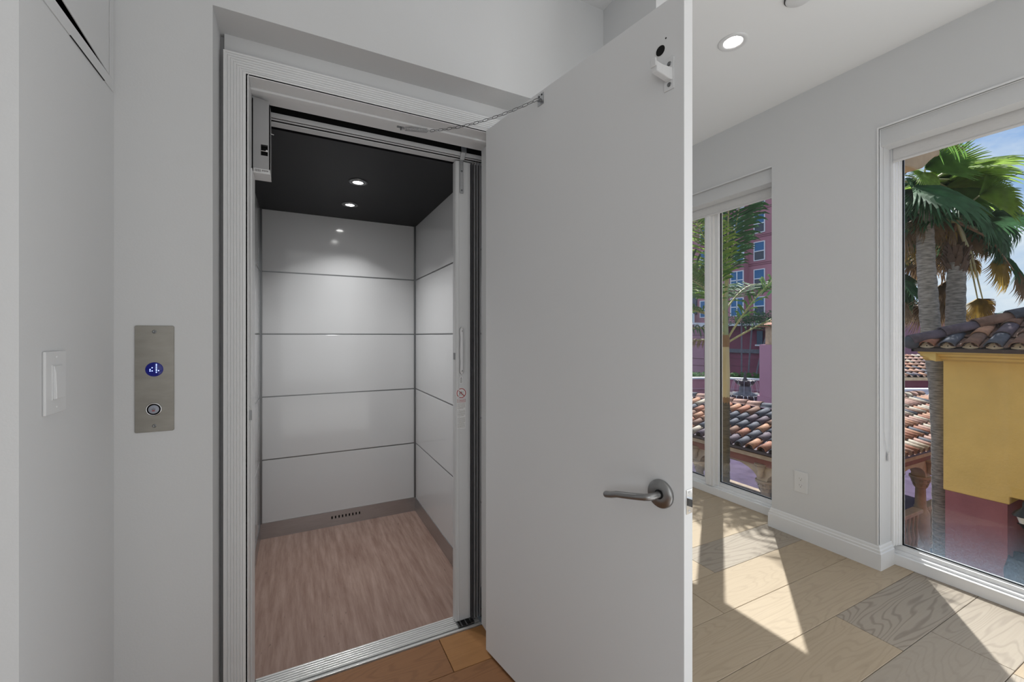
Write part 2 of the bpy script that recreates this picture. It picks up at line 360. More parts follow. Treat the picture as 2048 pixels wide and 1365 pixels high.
# ------------------------------------------------------------------ the setting
# floor: a slab and separate wide oak planks
fl = empty('floor', (0, 0, 0), 'wide oak plank floor, greyish tan by the windows with warm light painted into the planks by the elevator', kind='structure')
slab = B((-2.6, -3.1, -0.25), (3.15, 1.70, -0.014)).box((0.74, 1.70, -0.25), (3.15, 4.3, -0.014))
obj('subfloor', slab, 'dark_gap', fl)
joints = {0.789: [2.156, 0.95, -0.6], 1.027: [0.95, 3.2], 1.265: [1.725, 0.95, -0.2], 1.503: [0.523, 1.05, 1.978], 1.741: [1.30, 2.9]}  # extra joints behind the door leaf end the painted warm light
k0 = -17
for k in range(k0, 14):
    y0 = 1.027 + 0.238 * k
    if y0 > 4.2 or y0 < -3.1: continue
    x_lo = -2.5
    if y0 > 1.0: x_lo = -0.42
    if y0 > 1.4: x_lo = -0.14
    if y0 > 1.68: x_lo = 1.29
    key = min(joints, key=lambda q: abs(q - y0))
    js = list(joints[key]) if abs(key - y0) < 0.02 else [random.uniform(-2.2, -0.6), random.uniform(-0.2, 1.2), random.uniform(1.6, 2.8)]
    js = sorted([j for j in js if x_lo + 0.1 < j < 2.85]); ext = js[0] if js else 0
    while js and js[0] - 1.9 > x_lo + 0.1: js.insert(0, js[0] - 1.9)
    xs = [x_lo] + js + [2.95]
    g = 0.0011
    for a, b in zip(xs, xs[1:]):
        y1 = min(y0 + 0.238, 4.2)
        if abs(y0 - 1.503) < 0.02 and b < 1.3: y1 = 1.695
        cx = (a + b) / 2
        if cx < 0.96 and y0 > -0.5:  # elevator side: warmer light is painted into the plank colour
            mn = 'oak_orange_lit' if (abs(y0 - 1.503) < .02 and cx > 0.5) else 'oak_warm_lit'
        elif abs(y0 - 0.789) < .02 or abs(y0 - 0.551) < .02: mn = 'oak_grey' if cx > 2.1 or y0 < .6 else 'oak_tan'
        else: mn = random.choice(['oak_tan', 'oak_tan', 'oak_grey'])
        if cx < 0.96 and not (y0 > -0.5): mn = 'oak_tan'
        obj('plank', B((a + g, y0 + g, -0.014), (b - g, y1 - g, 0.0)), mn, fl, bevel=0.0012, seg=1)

obj('ceiling', B((-2.6, -3.1, 2.665), (1.23, 1.9, 2.95)).box((1.23, -3.1, 2.768), (3.17, 1.364, 2.95)).box((1.23, 1.454, 2.768), (3.17, 4.3, 2.95)).box((1.23, 1.364, 2.768), (1.945, 1.454, 2.95)).box((2.035, 1.364, 2.768), (3.17, 1.454, 2.95)).box((1.9, 1.3, 2.86), (2.1, 1.5, 2.95)), 'ceiling', kind='structure')
# wall holding the call panel, with the niche of the elevator door
wf = MB()
wf.box((-0.424, 1.44, 0), (-0.213, 1.56, 2.665)).box((-0.424, 1.56, 0), (-0.213, 1.9, 2.665))
wf.box((-0.213, 1.44, 2.193), (1.176, 1.9, 2.665)).box((0.95, 1.44, 0), (1.176, 1.9, 2.193))
obj('wall_front', wf, 'wall', kind='structure')
we = MB()
we.box((-0.201, 1.56, 2.124), (0.95, 1.62, 2.193)).box((-0.201, 1.56, 0), (-0.150, 1.70, 2.124)).box((0.73, 1.56, 0), (0.95, 1.70, 2.124))
obj('wall_elevator', we, 'wall', kind='structure')
obj('gap_shade_strip', B((-0.215, 1.575, 0), (-0.199, 1.63, 2.19)), 'operator_grey', kind='structure')  # grey strip added as the shade in the gap beside the casing
# wall with the light switch; a rectangular hole for the access hatch
wl = MB()
hy0, hy1, hz0, hz1 = 1.066, 1.407, 1.917, 2.38
wl.box((-0.60, 1.023, 0), (-0.424, 1.90, hz0)).box((-0.60, 1.023, hz1), (-0.424, 1.90, 2.665))
wl.box((-0.60, 1.023, hz0), (-0.424, hy0, hz1)).box((-0.60, hy1, hz0), (-0.424, 1.90, hz1)).box((-0.60, hy0, hz0), (-0.56, hy1, hz1))
wl.box((-2.6, 1.023, 0), (-0.60, 1.2, 2.665))
obj('wall_left', wl, 'wall', kind='structure')
obj('wall_back', B((-2.6, -3.2, 0), (3.17, -3.05, 2.8)), 'wall', kind='structure')
obj('wall_side', B((-2.65, -3.1, 0), (-2.5, 1.1, 2.7)), 'wall', kind='structure')
obj('wall_shaft', B((1.176, 1.14, 0), (1.29, 4.2, 2.8)), 'wall', kind='structure')
obj('wall_north', B((1.176, 4.2, 0), (3.17, 4.35, 2.8)), 'wall', kind='structure')
# window wall, with two tall openings; inner leaf plaster, outer leaf yellow stucco
def zwall(x0, x1, ya, yb, top):
    m = MB()
    m.box((x0, -3.1, 0 if x0 < 3 else -0.6), (x1, -0.90 + ya, 2.95)).box((x0, 1.125 + ya, 0 if x0 < 3 else -.6), (x1, 1.70 + yb, 2.95)).box((x0, 3.40 + ya, 0 if x0 < 3 else -.6), (x1, 4.35, 2.95))
    m.box((x0, -0.90 + ya, top), (x1, 1.125 + ya, 2.95)).box((x0, 1.70 + yb, top), (x1, 3.40 + ya, 2.95))
    return m
wr = obj('wall_right', zwall(2.793, 3.02, 0, 0, 2.374), 'wall', kind='structure')
ext = zwall(3.02, 3.17, 0.04, -0.04, 2.78); ext.box((3.02, -0.9, -0.6), (3.17, 3.4, -0.03))
obj('outer_stucco', ext, 'stucco_yellow', wr)
obj('floor_edge', B((2.95, -0.9, -0.25), (3.17, 3.4, 0.0)), 'trim', wr)
# baseboard round the pier (profile: tall flat board, stepped cap)
def baseboard(path, h=0.125, t=0.016, side=1):
    """mitred sweep of the moulding along a polyline; side=1 puts it on the right of the walking direction"""
    prof = [(0, 0), (t, 0), (t, h * .70), (t * .72, h * .73), (t * .72, h * .82), (t * .45, h * .86), (t * .40, h * .95), (t * .15, h), (0, h)]
    mb = MB(); pts = [Vector((*p, 0)) for p in path]; m = len(pts); n = len(prof); vs = []
    def nrm(a, b): d = (b - a).normalized(); return Vector((d.y, -d.x, 0)) * side
    for i, p in enumerate(pts):
        ns = []
        if i > 0: ns.append(nrm(pts[i - 1], p))
        if i < m - 1: ns.append(nrm(p, pts[i + 1]))
        v = ns[0] if len(ns) == 1 else (ns[0] + ns[1]) / (1 + ns[0].dot(ns[1]))
        vs += [p + v * q + Vector((0, 0, z)) for q, z in prof]
    fs = [(i * n + k, i * n + (k + 1) % n, (i + 1) * n + (k + 1) % n, (i + 1) * n + k) for i in range(m - 1) for k in range(n)]
    fs += [tuple(range(n)), tuple(range((m - 1) * n, m * n))[::-1]]
    return mb.add(vs, fs)
obj('baseboard_right', baseboard([(2.93, 1.70), (2.793, 1.70), (2.793, 1.125), (2.93, 1.125)], side=1), 'trim', kind='structure')
obj('baseboard_shaft', baseboard([(1.176, 1.14), (1.29, 1.14), (1.29, 4.2)], side=1), 'trim', kind='structure')
obj('baseboard_back', baseboard([(-2.5, -3.05), (2.79, -3.05)], side=-1), 'trim', kind='structure')

# windows
def window(name, y0, y1, mull, label):
    w = empty(name, (2.97, (y0 + y1) / 2, 0), label, kind='structure')
    X0, X1 = 2.93, 3.02
    fr = MB()
    # stepped base rail
    fr.box((X0, y0, 0), (X1, y1, 0.058)).box((X0 + .022, y0, .058), (X1, y1, .070)).box((X0 + .046, y0, .070), (X1, y1, .092)).box((X0 + .060, y0, .092), (X1, y1, .098))
    fr.box((X0, y0, 2.335), (X1, y1, 2.374))
    obj('window_frame', fr, 'window_frame', w, bevel=0.002)
    for s, yy in ((1, y0), (-1, y1)):
        j = MB()
        for k, (xa, wd) in enumerate(((X0, .012), (X0 + .018, .017), (X0 + .036, .022), (X0 + .05, .027))):
            j.box((xa, yy, .098), (X1, yy + s * wd, 2.335))
        obj('frame_stile', j, 'window_frame', w, bevel=0.0015)
    ys = [y0 + .027]
    for my in mull:
        m_ = MB().box((2.940, my - .035, 0.062), (X1, my + .035, 2.335)).box((2.925, my - .018, 0.07), (2.945, my + .018, 2.335)).box((2.965, my - .062, 0.07), (X1, my + .062, 2.335))
        obj('mullion', m_, 'window_frame', w, bevel=0.002); ys += [my - .062, my + .062]
    ys.append(y1 - .027)
    for a, b in zip(ys[::2], ys[1::2]):
        g = B((2.994, a, .098), (3.000, b, 2.335)); obj('pane', g, 'glass', w, at=(2.997, (a + b) / 2, 0))
        gk = MB().box((2.990, a, .098), (3.004, a + .004, 2.335)).box((2.990, b - .004, .098), (3.004, b, 2.335)).box((2.990, a, .098), (3.004, b, .1015))
        obj('gasket', gk, 'black', w)
    return w
window('window_1', -0.90, 1.125, [], 'tall fixed window at the right with the palms and yellow building outside')
window('window_2', 1.70, 3.40, [2.29], 'tall white framed window with a centre mullion, between the open door and the wall pier')
# trim bands around the blinds' pockets
for nm, ya, yb in (('trim_1', -0.90, 1.125), ('trim_2', 1.70, 3.40)):
    obj(nm, B((2.787, ya, 2.374), (2.80, yb, 2.382)).box((2.787, yb, 0.13), (2.80, yb + .006, 2.382)) if nm == 'trim_1' else B((2.787, ya, 2.374), (2.80, yb, 2.382)), 'trim', kind='structure')

# fluted casing and jamb of the elevator door
tr = empty('trim_3', (0.27, 1.55, 0), 'white fluted casing and jamb around the elevator doorway', kind='structure')
def casing_profile(w, t, n):
    pts = [(0, 0)]
    pts += [(0, t)]
    for i in range(n):
        a = w * (0.06 + 0.88 * i / n); b = w * (0.06 + 0.88 * (i + 1) / n); d = (b - a)
        pts += [(a, t), (a + d * .25, t - .0035), (a + d * .75, t - .0035), (a + d * .8, t)]
    pts += [(w, t), (w, 0)]
    return pts
Wc = 0.062
pf = casing_profile(Wc, 0.022, 7)
def mitred(pf, legs, inner):
    # legs along one U: left up, top across, right down; pf x from inner edge outwards
    xi0, xi1, zi = inner; m = MB(); n = len(pf)
    rings = []
    for p, q in [(None, None)]: pass
    def ring(f): return [Vector(f(p, q)) for p, q in pf]
    R = [ring(lambda p, q: (xi0 - p, 1.56 - q, 0)), ring(lambda p, q: (xi0 - p, 1.56 - q, zi + p)), ring(lambda p, q: (xi1 + p, 1.56 - q, zi + p)), ring(lambda p, q: (xi1 + p, 1.56 - q, 0))]
    for a, b in zip(R, R[1:]):
        m.add(a + b, [(i, (i + 1) % n, n + (i + 1) % n, n + i) for i in range(n)] + [tuple(range(n)), tuple(range(n, 2 * n))[::-1]])
    return m
obj('casing', mitred(pf, 0, (-0.139, 0.722, 2.070)), 'trim', tr)
jb = MB().box((-0.150, 1.538, 0), (-0.136, 1.700, 2.082)).box((-0.136, 1.538, 2.068), (0.716, 1.700, 2.082)).box((0.716, 1.545, 0), (0.730, 1.70, 2.082))
jb.box((-0.136, 1.600, 2.060), (0.716, 1.625, 2.068)).box((-0.136, 1.600, 0), (-0.131, 1.70, 1.805)).box((0.706, 1.600, 0), (0.716, 1.625, 2.06))
obj('jamb', jb, 'trim', tr, bevel=0.0012)
sp = B((-0.1375, 1.545, 0.985), (-0.1345, 1.575, 1.035)); obj('strike_plate', sp, 'chrome', tr, bevel=.0005, label='small chrome strike plate')
obj('strike_lip', B((-0.1345, 1.548, .995), (-0.128, 1.556, 1.025)), 'steel_dark', tr)

# ------------------------------------------------------------------ elevator cabin
cab = empty('elevator_cabin', (0.275, 2.4, 0), 'small home elevator cabin with white gloss wall panels, black ceiling and brown floor', 'elevator')
X0, X1, Y0, Y1, ZC = -0.207, 0.757, 1.80, 3.02, 2.045
obj('cabin_shell', MB().box((X0 - .05, Y0, -.05), (X0 - .012, Y1 + .05, 2.12)).box((X1 + .012, Y0, -.05), (X1 + .05, Y1 + .05, 2.12)).box((X0 - .05, Y1 + .012, -.05), (X1 + .05, Y1 + .05, 2.12)).box((X0 - .05, 1.83, ZC + .02), (X1 + .05, Y1 + .05, 2.12)), 'cabin_dark', cab)
obj('cabin_floor', B((X0, 1.80, -.03), (X1, Y1, 0.0)), 'cabin_vinyl', cab, at=(0, 1.8, 0))
obj('cabin_ceiling', B((X0 - .012, 1.835, ZC), (X1 + .012, Y1 + .012, ZC + .02)), 'cabin_dark', cab, label='black cabin ceiling')
zj = [0.098, 0.488, 0.879, 1.270, 1.660, ZC]
g = 0.004
for a, b in zip(zj, zj[1:]):
    zb = b - g if b < ZC else b
    za = a + g if a > .1 else a
    obj('wall_panel', B((X0 + .012, Y1, za), (X1 - .010, Y1 + .010, zb)), 'cabin_panel', cab, bevel=.001)
    obj('wall_panel', B((X1, Y0, za), (X1 + .010, Y1 - .012, zb)), 'cabin_panel', cab, bevel=.001)
    obj('wall_panel', B((X0 - .010, Y0, za), (X0, Y1 - .012, zb)), 'cabin_panel', cab, bevel=.001)
for z in zj[1:-1]:
    obj('joint_strip', B((X0, Y1 + .001, z - g), (X1, Y1 + .009, z + g)), 'steel_dark', cab)
    obj('joint_strip', B((X1 + .001, Y0, z - g), (X1 + .009, Y1, z + g)), 'steel_dark', cab)
    obj('joint_strip', B((X0 - .009, Y0, z - g), (X0 - .001, Y1, z + g)), 'steel_dark', cab)
obj('corner_strip', B((X0 - .004, Y1 - .012, .098), (X0 + .012, Y1 + .006, ZC)), 'steel_dark', cab)
obj('corner_strip', B((X1 - .010, Y1 - .010, .098), (X1 + .004, Y1 + .006, ZC)), 'steel_dark', cab)
# kick plates, the back one with a row of vent slots
kb = MB(); zs0, zs1 = .048, .066; x = X0; sl = [0.1995 + .0215 * i for i in range(9)]
kb.box((X0, Y1 - .003, 0), (X1, Y1 + .004, zs0)).box((X0, Y1 - .003, zs1), (X1, Y1 + .004, .098))
prev = X0
for s_ in sl: kb.box((prev, Y1 - .003, zs0), (s_, Y1 + .004, zs1)); prev = s_ + .0085
kb.box((prev, Y1 - .003, zs0), (X1, Y1 + .004, zs1))
kp = obj('kick_plate', kb, 'steel', cab)
obj('vent_backing', B((X0 + .3, Y1 + .002, .04), (X1 - .2, Y1 + .004, .07)), 'black', kp)
obj('kick_plate', B((X1 - .003, Y0, 0), (X1 + .004, Y1 - .003, .098)), 'steel', cab)
obj('kick_plate', B((X0 - .004, Y0, 0), (X0 + .003, Y1 - .003, .098)), 'steel', cab)
obj('door_sensor', MB().lathe((X1, 1.96, 1.99), [(0.024, 0), (0.024, -.012), (.018, -.020), (0, -.022)], 20, axis=(1, 0, 0)), 'plastic', cab)
# lights in the cabin ceiling
for i, (lx, ly, place) in enumerate(((0.275, 2.268, 'nearer the doorway'), (0.279, 2.678, 'nearer the back wall'))):
    t = empty('recessed_light', (lx, ly, ZC), 'lit round downlight in the black cabin ceiling, the one ' + place, 'light', 'downlights in the cabin ceiling')
    obj('lamp_rim', MB().lathe((lx, ly, ZC), [(.046, 0), (.046, -.004), (.030, -.006), (.030, -.001)], 32, caps=False), 'steel_dark', t)
    obj('inner_ring', MB().lathe((lx, ly, ZC), [(.030, -.001), (.030, -.0065), (.0255, -.0065), (.0255, -.001)], 32, caps=False), 'chrome', t)
    obj('lamp', MB().lathe((lx, ly, ZC), [(.0255, -.002), (.018, -.006), (0, -.007)], 32), 'lamp_glow', t)
    ld = bpy.data.lights.new('cabin_lamp', 'AREA'); ld.shape = 'DISK'; ld.size = .05; ld.energy = 2.9; ld.spread = rad(112)
    lo = bpy.data.objects.new('cabin_lamp', ld); C.objects.link(lo); lo.location = (lx, ly, ZC - .012)
# threshold
sill = empty('elevator_threshold', (0.27, 1.75, 0), 'ribbed pale metal threshold strip across the elevator doorway', 'threshold')
sm = MB(); n = 7
sm.box((-.136, 1.722, -.02), (.716, 1.800, .0015))
obj('base_strip', sm, 'sill_metal', sill)
for i in range(6):
    yy = 1.7265 + i * .0123; obj('rib', B((-.136, yy, .0015), (.617, yy + .0075, .0055)), 'sill_metal', sill, bevel=.0012)
obj('groove_channel', B((-.136, 1.7115, -.02), (.716, 1.722, -.004)), 'steel_dark', sill)
obj('front_lip', B((-.136, 1.700, -.02), (.716, 1.7115, .003)), 'sill_metal', sill, bevel=.001)

# ------------------------------------------------------------------ folding gate
gate = empty('folding_gate', (0.66, 1.75, 0), 'grey metal accordion cabin gate folded open at the right jamb', 'gate')
trk = MB().box((-.139, 1.735, 2.048), (.738, 1.80, 2.066)).box((-.139, 1.742, 2.035), (.738, 1.755, 2.048)).box((-.139, 1.785, 2.035), (.738, 1.80, 2.048))
gt = empty('gate_track', (0.3, 1.77, 2.05), 'silver metal track across the top of the elevator doorway', 'track')
obj('rail', MB().box((-.139, 1.735, 2.045), (.738, 1.742, 2.062)), 'aluminium', gt, bevel=.001)
obj('rail_lip', B((-.139, 1.742, 2.0395), (.738, 1.748, 2.0435)), 'aluminium', gt, bevel=.001)
obj('rail_lip', B((-.139, 1.752, 2.034), (.738, 1.790, 2.0375)), 'aluminium', gt, bevel=.001)
obj('rail_slot', B((-.139, 1.749, 2.038), (.738, 1.80, 2.068)), 'black', gt)
obj('header_void', B((-.139, 1.752, 2.0685), (.738, 1.80, 2.13)), 'black', gt)
# lead post with stepped edges
post = MB().box((.617, 1.748, .010), (.683, 1.79, 2.026)).box((.615, 1.752, .010), (.619, 1.786, 2.026)).box((.627, 1.7455, .010), (.631, 1.748, 2.026)).box((.671, 1.7455, .010), (.675, 1.748, 2.026))
obj('lead_post', post, 'aluminium', gate, bevel=.001, seg=1)
obj('post_foot', MB().box((.617, 1.715, .0), (.69, 1.745, .009)), 'steel_dark', gate)
for xx, w in ((.622, .008), (.636, .016), (.658, .015)): obj('foot_slot', B((xx, 1.7125, .0085), (xx + w, 1.7465, .0105)), 'black', gate)
obj('latch_edge', B((.6135, 1.753, 1.155), (.6155, 1.775, 1.185)), 'steel_dark', gate)
# bracket strap at the top
bs = MB().box((.632, 1.741, 1.885), (.648, 1.7455, 2.030)); bs.prism([(1.741, 2.03), (1.7455, 2.03), (1.727, 2.055), (1.7225, 2.055)], .632, .652, lambda p, q, t: (t, p, q)).box((.632, 1.7225, 2.055), (.656, 1.727, 2.085)).box((.648, 1.7225, 2.075), (.656, 1.745, 2.085))
hb = obj('hanger_strap', bs, 'steel', gate, bevel=.0008, seg=1, label='steel hanger strap with two screws')
for z in (1.897, 1.98): obj('screw', MB().lathe((.640, 1.741, z), [(.0042, 0), (.0038, .0018), (0, .002)], 14, axis=(0, -1, 0)), 'steel_dark', hb)
# folded slats
xs = [.688, .694, .700, .7065, .713, .7195, .726, .7325]
for i, x in enumerate(xs):
    ya = 1.765 if i % 2 else 1.738
    mm = ['slat_dark', 'aluminium', 'slat_mid', 'slat_dark', 'slat_mid', 'slat_dark', 'slat_mid', 'slat_dark'][i]
    obj('slat', MB().box((x - .0026, ya, .008), (x + .0026, 1.80, 2.022)).box((x - .003, ya, .008), (x - .0018, ya - .003, 2.022)), mm, gate, bevel=.0006, seg=1)
for i, x in enumerate(xs[1::2]): obj('slat_roller', MB().tube([(x, 1.745, 2.02), (x, 1.745, 2.034)], .0035, 10), 'chrome', gate)
# clear contoured pull handle
hm = MB(); N_ = 30; rr_ = []
for side in (0, 1):
    pass
def hw(t): # half width along the height
    e = min(t, 1 - t) * 2
    base = .0066 + .0022 * abs(math.cos(PI * (t - .5) * 2))
    endr = math.sqrt(max(0, 1 - (1 - min(1, e / .16)) ** 2))
    return max(.0006, base * endr)
vs = []; fs = []
for i in range(N_ + 1):
    t = i / N_; z = 1.090 + t * .208; w = hw(t)
    for (px_, py_) in ((-w, 1.7455), (-w, 1.737), (-w * .7, 1.7335), (w * .7, 1.7335), (w, 1.737), (w, 1.7455)): vs.append((.6395 + px_, py_, z))
for i in range(N_):
    for k in range(6): fs.append((i * 6 + k, i * 6 + (k + 1) % 6, (i + 1) * 6 + (k + 1) % 6, (i + 1) * 6 + k))
hm.add(vs, fs, True); hm.add(vs[:6], [(5, 4, 3, 2, 1, 0)]); hm.add(vs[-6:], [(0, 1, 2, 3, 4, 5)])
hd = obj('pull_handle', hm, 'clear_plastic', gate, label='clear plastic contoured pull handle')
for z in (1.107, 1.281): obj('screw', MB().lathe((.6395, 1.7335, z), [(.0032, 0), (.003, .0014), (0, .0016)], 12, axis=(0, -1, 0)), 'chrome', hd)
# stickers: little notice and the warning notice with the red prohibition ring
yf = 1.7478
st = obj('small_notice', B((.633, yf - .0006, 1.050), (.646, yf, 1.080)), 'label_white', gate)
pm = MB()
for i in range(6): pm.box((.635 + (.001 if i % 2 else 0), yf - .0012, 1.053 + i * .0032), (.644 - (.001 if i % 3 == 0 else 0), yf - .0006, 1.0545 + i * .0032))
pm.add([(.636, yf - .0012, 1.0725), (.643, yf - .0012, 1.0725), (.6395, yf - .0012, 1.0785)], [(0, 1, 2)])
obj('notice_print', pm, 'print_grey', st, kind='stuff')
cx, cz = .6405, 1.008
ring = MB(); nn = 40
vs = []
for k in range(nn):
    a = 2 * PI * k / nn
    for r_ in (.0215, .0180): vs += [(cx + math.cos(a) * r_, yf - .001, cz + math.sin(a) * r_)]
ring.add(vs, [(2 * k, (2 * k + 2) % (2 * nn), (2 * k + 3) % (2 * nn), 2 * k + 1) for k in range(nn)])
ring.obox((cx, yf - .0011, cz), (.0135, 0, -.0135), (0.0012, 0, 0.0012), (0, .0002, 0))
wn = obj('warning_notice', MB().box((.622, yf - .0006, .852), (.660, yf, .984)).lathe((cx, yf, cz), [(.0235, 0), (.0235, .0006)], 32, axis=(0, -1, 0), smooth=False), 'label_white', gate, label='pale warning notice with red ring and small print')
obj('prohibition_ring', ring, 'print_red', wn, fix=False)
fg = MB()
for dx, sc in ((-.006, .8), (.002, 1.0)):
    z0 = cz - .013
    fg.box((cx + dx - .0016, yf - .0009, z0), (cx + dx - .0004, yf - .0006, z0 + .011 * sc)).box((cx + dx + .0004, yf - .0009, z0), (cx + dx + .0016, yf - .0006, z0 + .011 * sc))
    fg.box((cx + dx - .0022, yf - .0009, z0 + .010 * sc), (cx + dx + .0022, yf - .0006, z0 + .019 * sc)).lathe((cx + dx, yf - .0006, z0 + .0215 * sc), [(.0018, 0), (.0018, .0003)], 10, axis=(0, -1, 0), smooth=False)
fg.box((cx + .008, yf - .0009, cz - .012), (cx + .0087, yf - .0006, cz + .013)).box((cx + .0105, yf - .0009, cz - .009), (cx + .0112, yf - .0006, cz + .010))
obj('pictogram', fg, 'print_grey', wn)
rb = MB()
for a, b in (((.6225, .968), (.6595, .9693)), ((.6225, .981), (.6595, .9823)), ((.6225, .968), (.6235, .982)), ((.6585, .968), (.6595, .982))): rb.box((a[0], yf - .001, a[1]), (b[0], yf - .0006, b[1]))
for i in range(9): rb.box((.6255 + i * .0036, yf - .001, .9745), (.6280 + i * .0036, yf - .0006, .9778))
for i in range(12): rb.box((.6255 + i * .0027, yf - .001, .9705), (.6272 + i * .0027, yf - .0006, .9722))
obj('red_lettering', rb, 'print_red', wn, kind='stuff')
tx = MB(); z = .9645; li = 0
while z > .857:
    if li not in (6, 13):
        xx = .6235
        while xx < .658 - (.010 if li % 7 == 5 else 0):
            w = random.uniform(.0015, .005); tx.box((xx, yf - .0009, z - .0018), (min(xx + w, .6585), yf - .0006, z)); xx += w + .0011
    z -= .0046; li += 1
obj('small_print', tx, 'print_olive', wn, kind='stuff')

# ------------------------------------------------------------------ gate operator box
ob = empty('gate_operator', (-0.11, 1.66, 1.95), 'grey metal gate operator box in the top left corner of the doorway', 'operator box')
ox0, ox1, oy, oz0, oz1 = -.1355, -.083, 1.645, 1.822, 2.055
bx_ = MB()
hx0, hx1, hz0, hz1 = -.110, -.0895, 1.868, 1.905
bx_.box((ox0, oy, oz0), (ox1, oy + .004, hz0)).box((ox0, oy, hz1), (ox1, oy + .004, oz1 - .012)).box((ox0, oy, hz0), (hx0, oy + .004, hz1)).box((hx1, oy, hz0), (ox1, oy + .004, hz1))
bx_.prism([(ox0, oz1 - .012), (ox1, oz1 - .012), (ox1 - .005, oz1), (ox0, oz1 + .006)], oy, oy + .004, lambda p, q, t: (p, t, q))
bx_.box((ox1 - .003, oy, oz0), (ox1, 1.725, oz1 - .012)).box((ox0, oy, oz0), (ox0 + .003, 1.725, oz1))
obj('housing', bx_, 'operator_grey', ob)
obj('opening_back', B((hx0 - .002, oy + .02, hz0 - .002), (hx1 + .002, oy + .022, hz1 + .002)), 'black', ob)
obj('opening_sides', MB().box((ox0 + .01, oy + .0045, oz0 + .01), (hx0, oy + .02, oz1 - .02)).box((hx1, oy + .0045, oz0 + .01), (ox1 - .004, oy + .02, oz1 - .02)), 'black', ob)
obj('bolt', MB().tube([(hx0 - .004, oy + .008, 1.886), (hx1 - .001, oy + .008, 1.886)], .0014, 8).lathe((hx1 - .003, oy + .009, 1.886), [(.0035, 0), (.0035, .006)], 10, axis=(0, -1, 0)), 'chrome', ob)
tray = obj('bottom_cap', MB().box((ox0 + .004, oy - .002, oz0 - .014), (ox1, 1.725, oz0)).box((ox0 + .002, oy - .004, oz0 - .0165), (ox1 + .001, 1.72, oz0 - .013)), 'label_white', ob, bevel=.001)
tm = MB()
for i in range(6): tm.prism([(ox0 + .009 + i * .003, oz0 - .011), (ox0 + .0105 + i * .003, oz0 - .011), (ox0 + .0095 + i * .003, oz0 - .003), (ox0 + .008 + i * .003, oz0 - .003)], oy - .0028, oy - .002, lambda p, q, t: (p, t, q))
for i in range(8): tm.box((ox0 + .029 + i * .0024, oy - .0026, oz0 - .009 + (.001 if i % 3 else 0)), (ox0 + .0306 + i * .0024, oy - .002, oz0 - .0045 + (.0012 if i % 2 else 0)))
obj('cap_marking', tm, 'print_grey', tray, kind='stuff')
obj('side_pin', MB().tube([(ox1, 1.66, 1.952), (ox1 + .011, 1.66, 1.950)], .0016, 8), 'chrome', ob)

# ------------------------------------------------------------------ swing door leaf (door_1), open
ang = math.atan2(-.986, .164)
from mathutils import Euler
dr = empty('door_1', (.667, 1.538, 0), 'tall flat pale grey swing door standing open in front of the elevator', kind='structure', rot=Euler((0, 0, ang)))
# local frame: x along the leaf away from the hinge, y towards the side behind (+), front face at y=0, camera side -y
# which side is which: local +y = rotate(+y) -> (.986,.164): the far side. good.
LW, LH0, LH1, TH = .854, .012, 2.076, .036
lf = MB(); cx_, cz_, r_ = .791, 1.962, .0125
lf.box((0, 0, LH0), (LW, TH, LH1))
obj('door_panel', lf, 'door', dr, bevel=.0015, local=True)
obj('cylinder_hole', MB().lathe((cx_, -.0006, cz_), [(.0, 0), (r_, 0), (r_, .0005), (0, .0005)], 28, axis=(0, 1, 0), smooth=False), 'black', dr, local=True, label='round black hole near the top')
obj('hole_rim', MB().lathe((cx_, -.001, cz_), [(r_, 0), (r_ + .0012, 0), (r_ + .0012, .001), (r_, .001)], 28, axis=(0, 1, 0), smooth=False, caps=False), 'door', dr, local=True)
obj('pin_hole', MB().lathe((.806, -.0006, 1.985), [(0, 0), (.002, 0), (.002, .0005)], 10, axis=(0, 1, 0), smooth=False), 'black', dr, local=True)
# lever handle
lv = obj('rosette', MB().lathe((.793, 0, .872), [(.0345, 0), (.0345, -.006), (.0325, -.009), (.014, -.010), (0, -.010)], 48, axis=(0, 1, 0)), 'satin_steel', dr, local=True, label='round satin steel rosette with lever handle')
hp = [(.793, -.008, .872), (.793, -.022, .872), (.7915, -.032, .8715), (.786, -.0395, .8695), (.775, -.0425, .8665), (.748, -.0435, .8605), (.718, -.0432, .854), (.690, -.0415, .848), (.668, -.039, .8395), (.650, -.036, .835)]
lvr = MB().tube(hp, [.0085] * 9 + [.0088], 18); lvr.lathe((.650, -.036, .835), [(.0088, 0), (.0080, .004), (.0045, .0068), (0, .0075)], 18, axis=Vector((-.015, .004, -.003)).normalized(), caps=False)
me_parent = lv
lvo = obj('lever', lvr, 'satin_steel', dr, local=True, label='satin steel lever')
obj('spindle_collar', MB().lathe((.793, -.010, .872), [(.0115, 0), (.0115, -.002), (.0088, -.002)], 24, axis=(0, 1, 0)), 'black', dr, local=True)
# latch on the free edge
lp = obj('latch_plate', MB().box((LW, .008, .872 - .0285 - .005), (LW + .0015, .032, .872 + .0285 - .005)), 'chrome', dr, local=True, bevel=.0004, label='small steel latch plate on the door edge')
obj('latch_bolt', MB().prism([(.014, 0), (.026, 0), (.026, .004), (.014, .011)], .858, .876, lambda p, q, t: (LW + .0015 + q, p, t)), 'steel_dark', dr, local=True)
for z in (.845, .889): obj('screw', MB().lathe((LW + .0015, .020, z), [(.0036, 0), (.0032, .0008), (.0012, .0008), (.001, .0002), (0, .0002)], 14, axis=(1, 0, 0)), 'steel', dr, local=True)
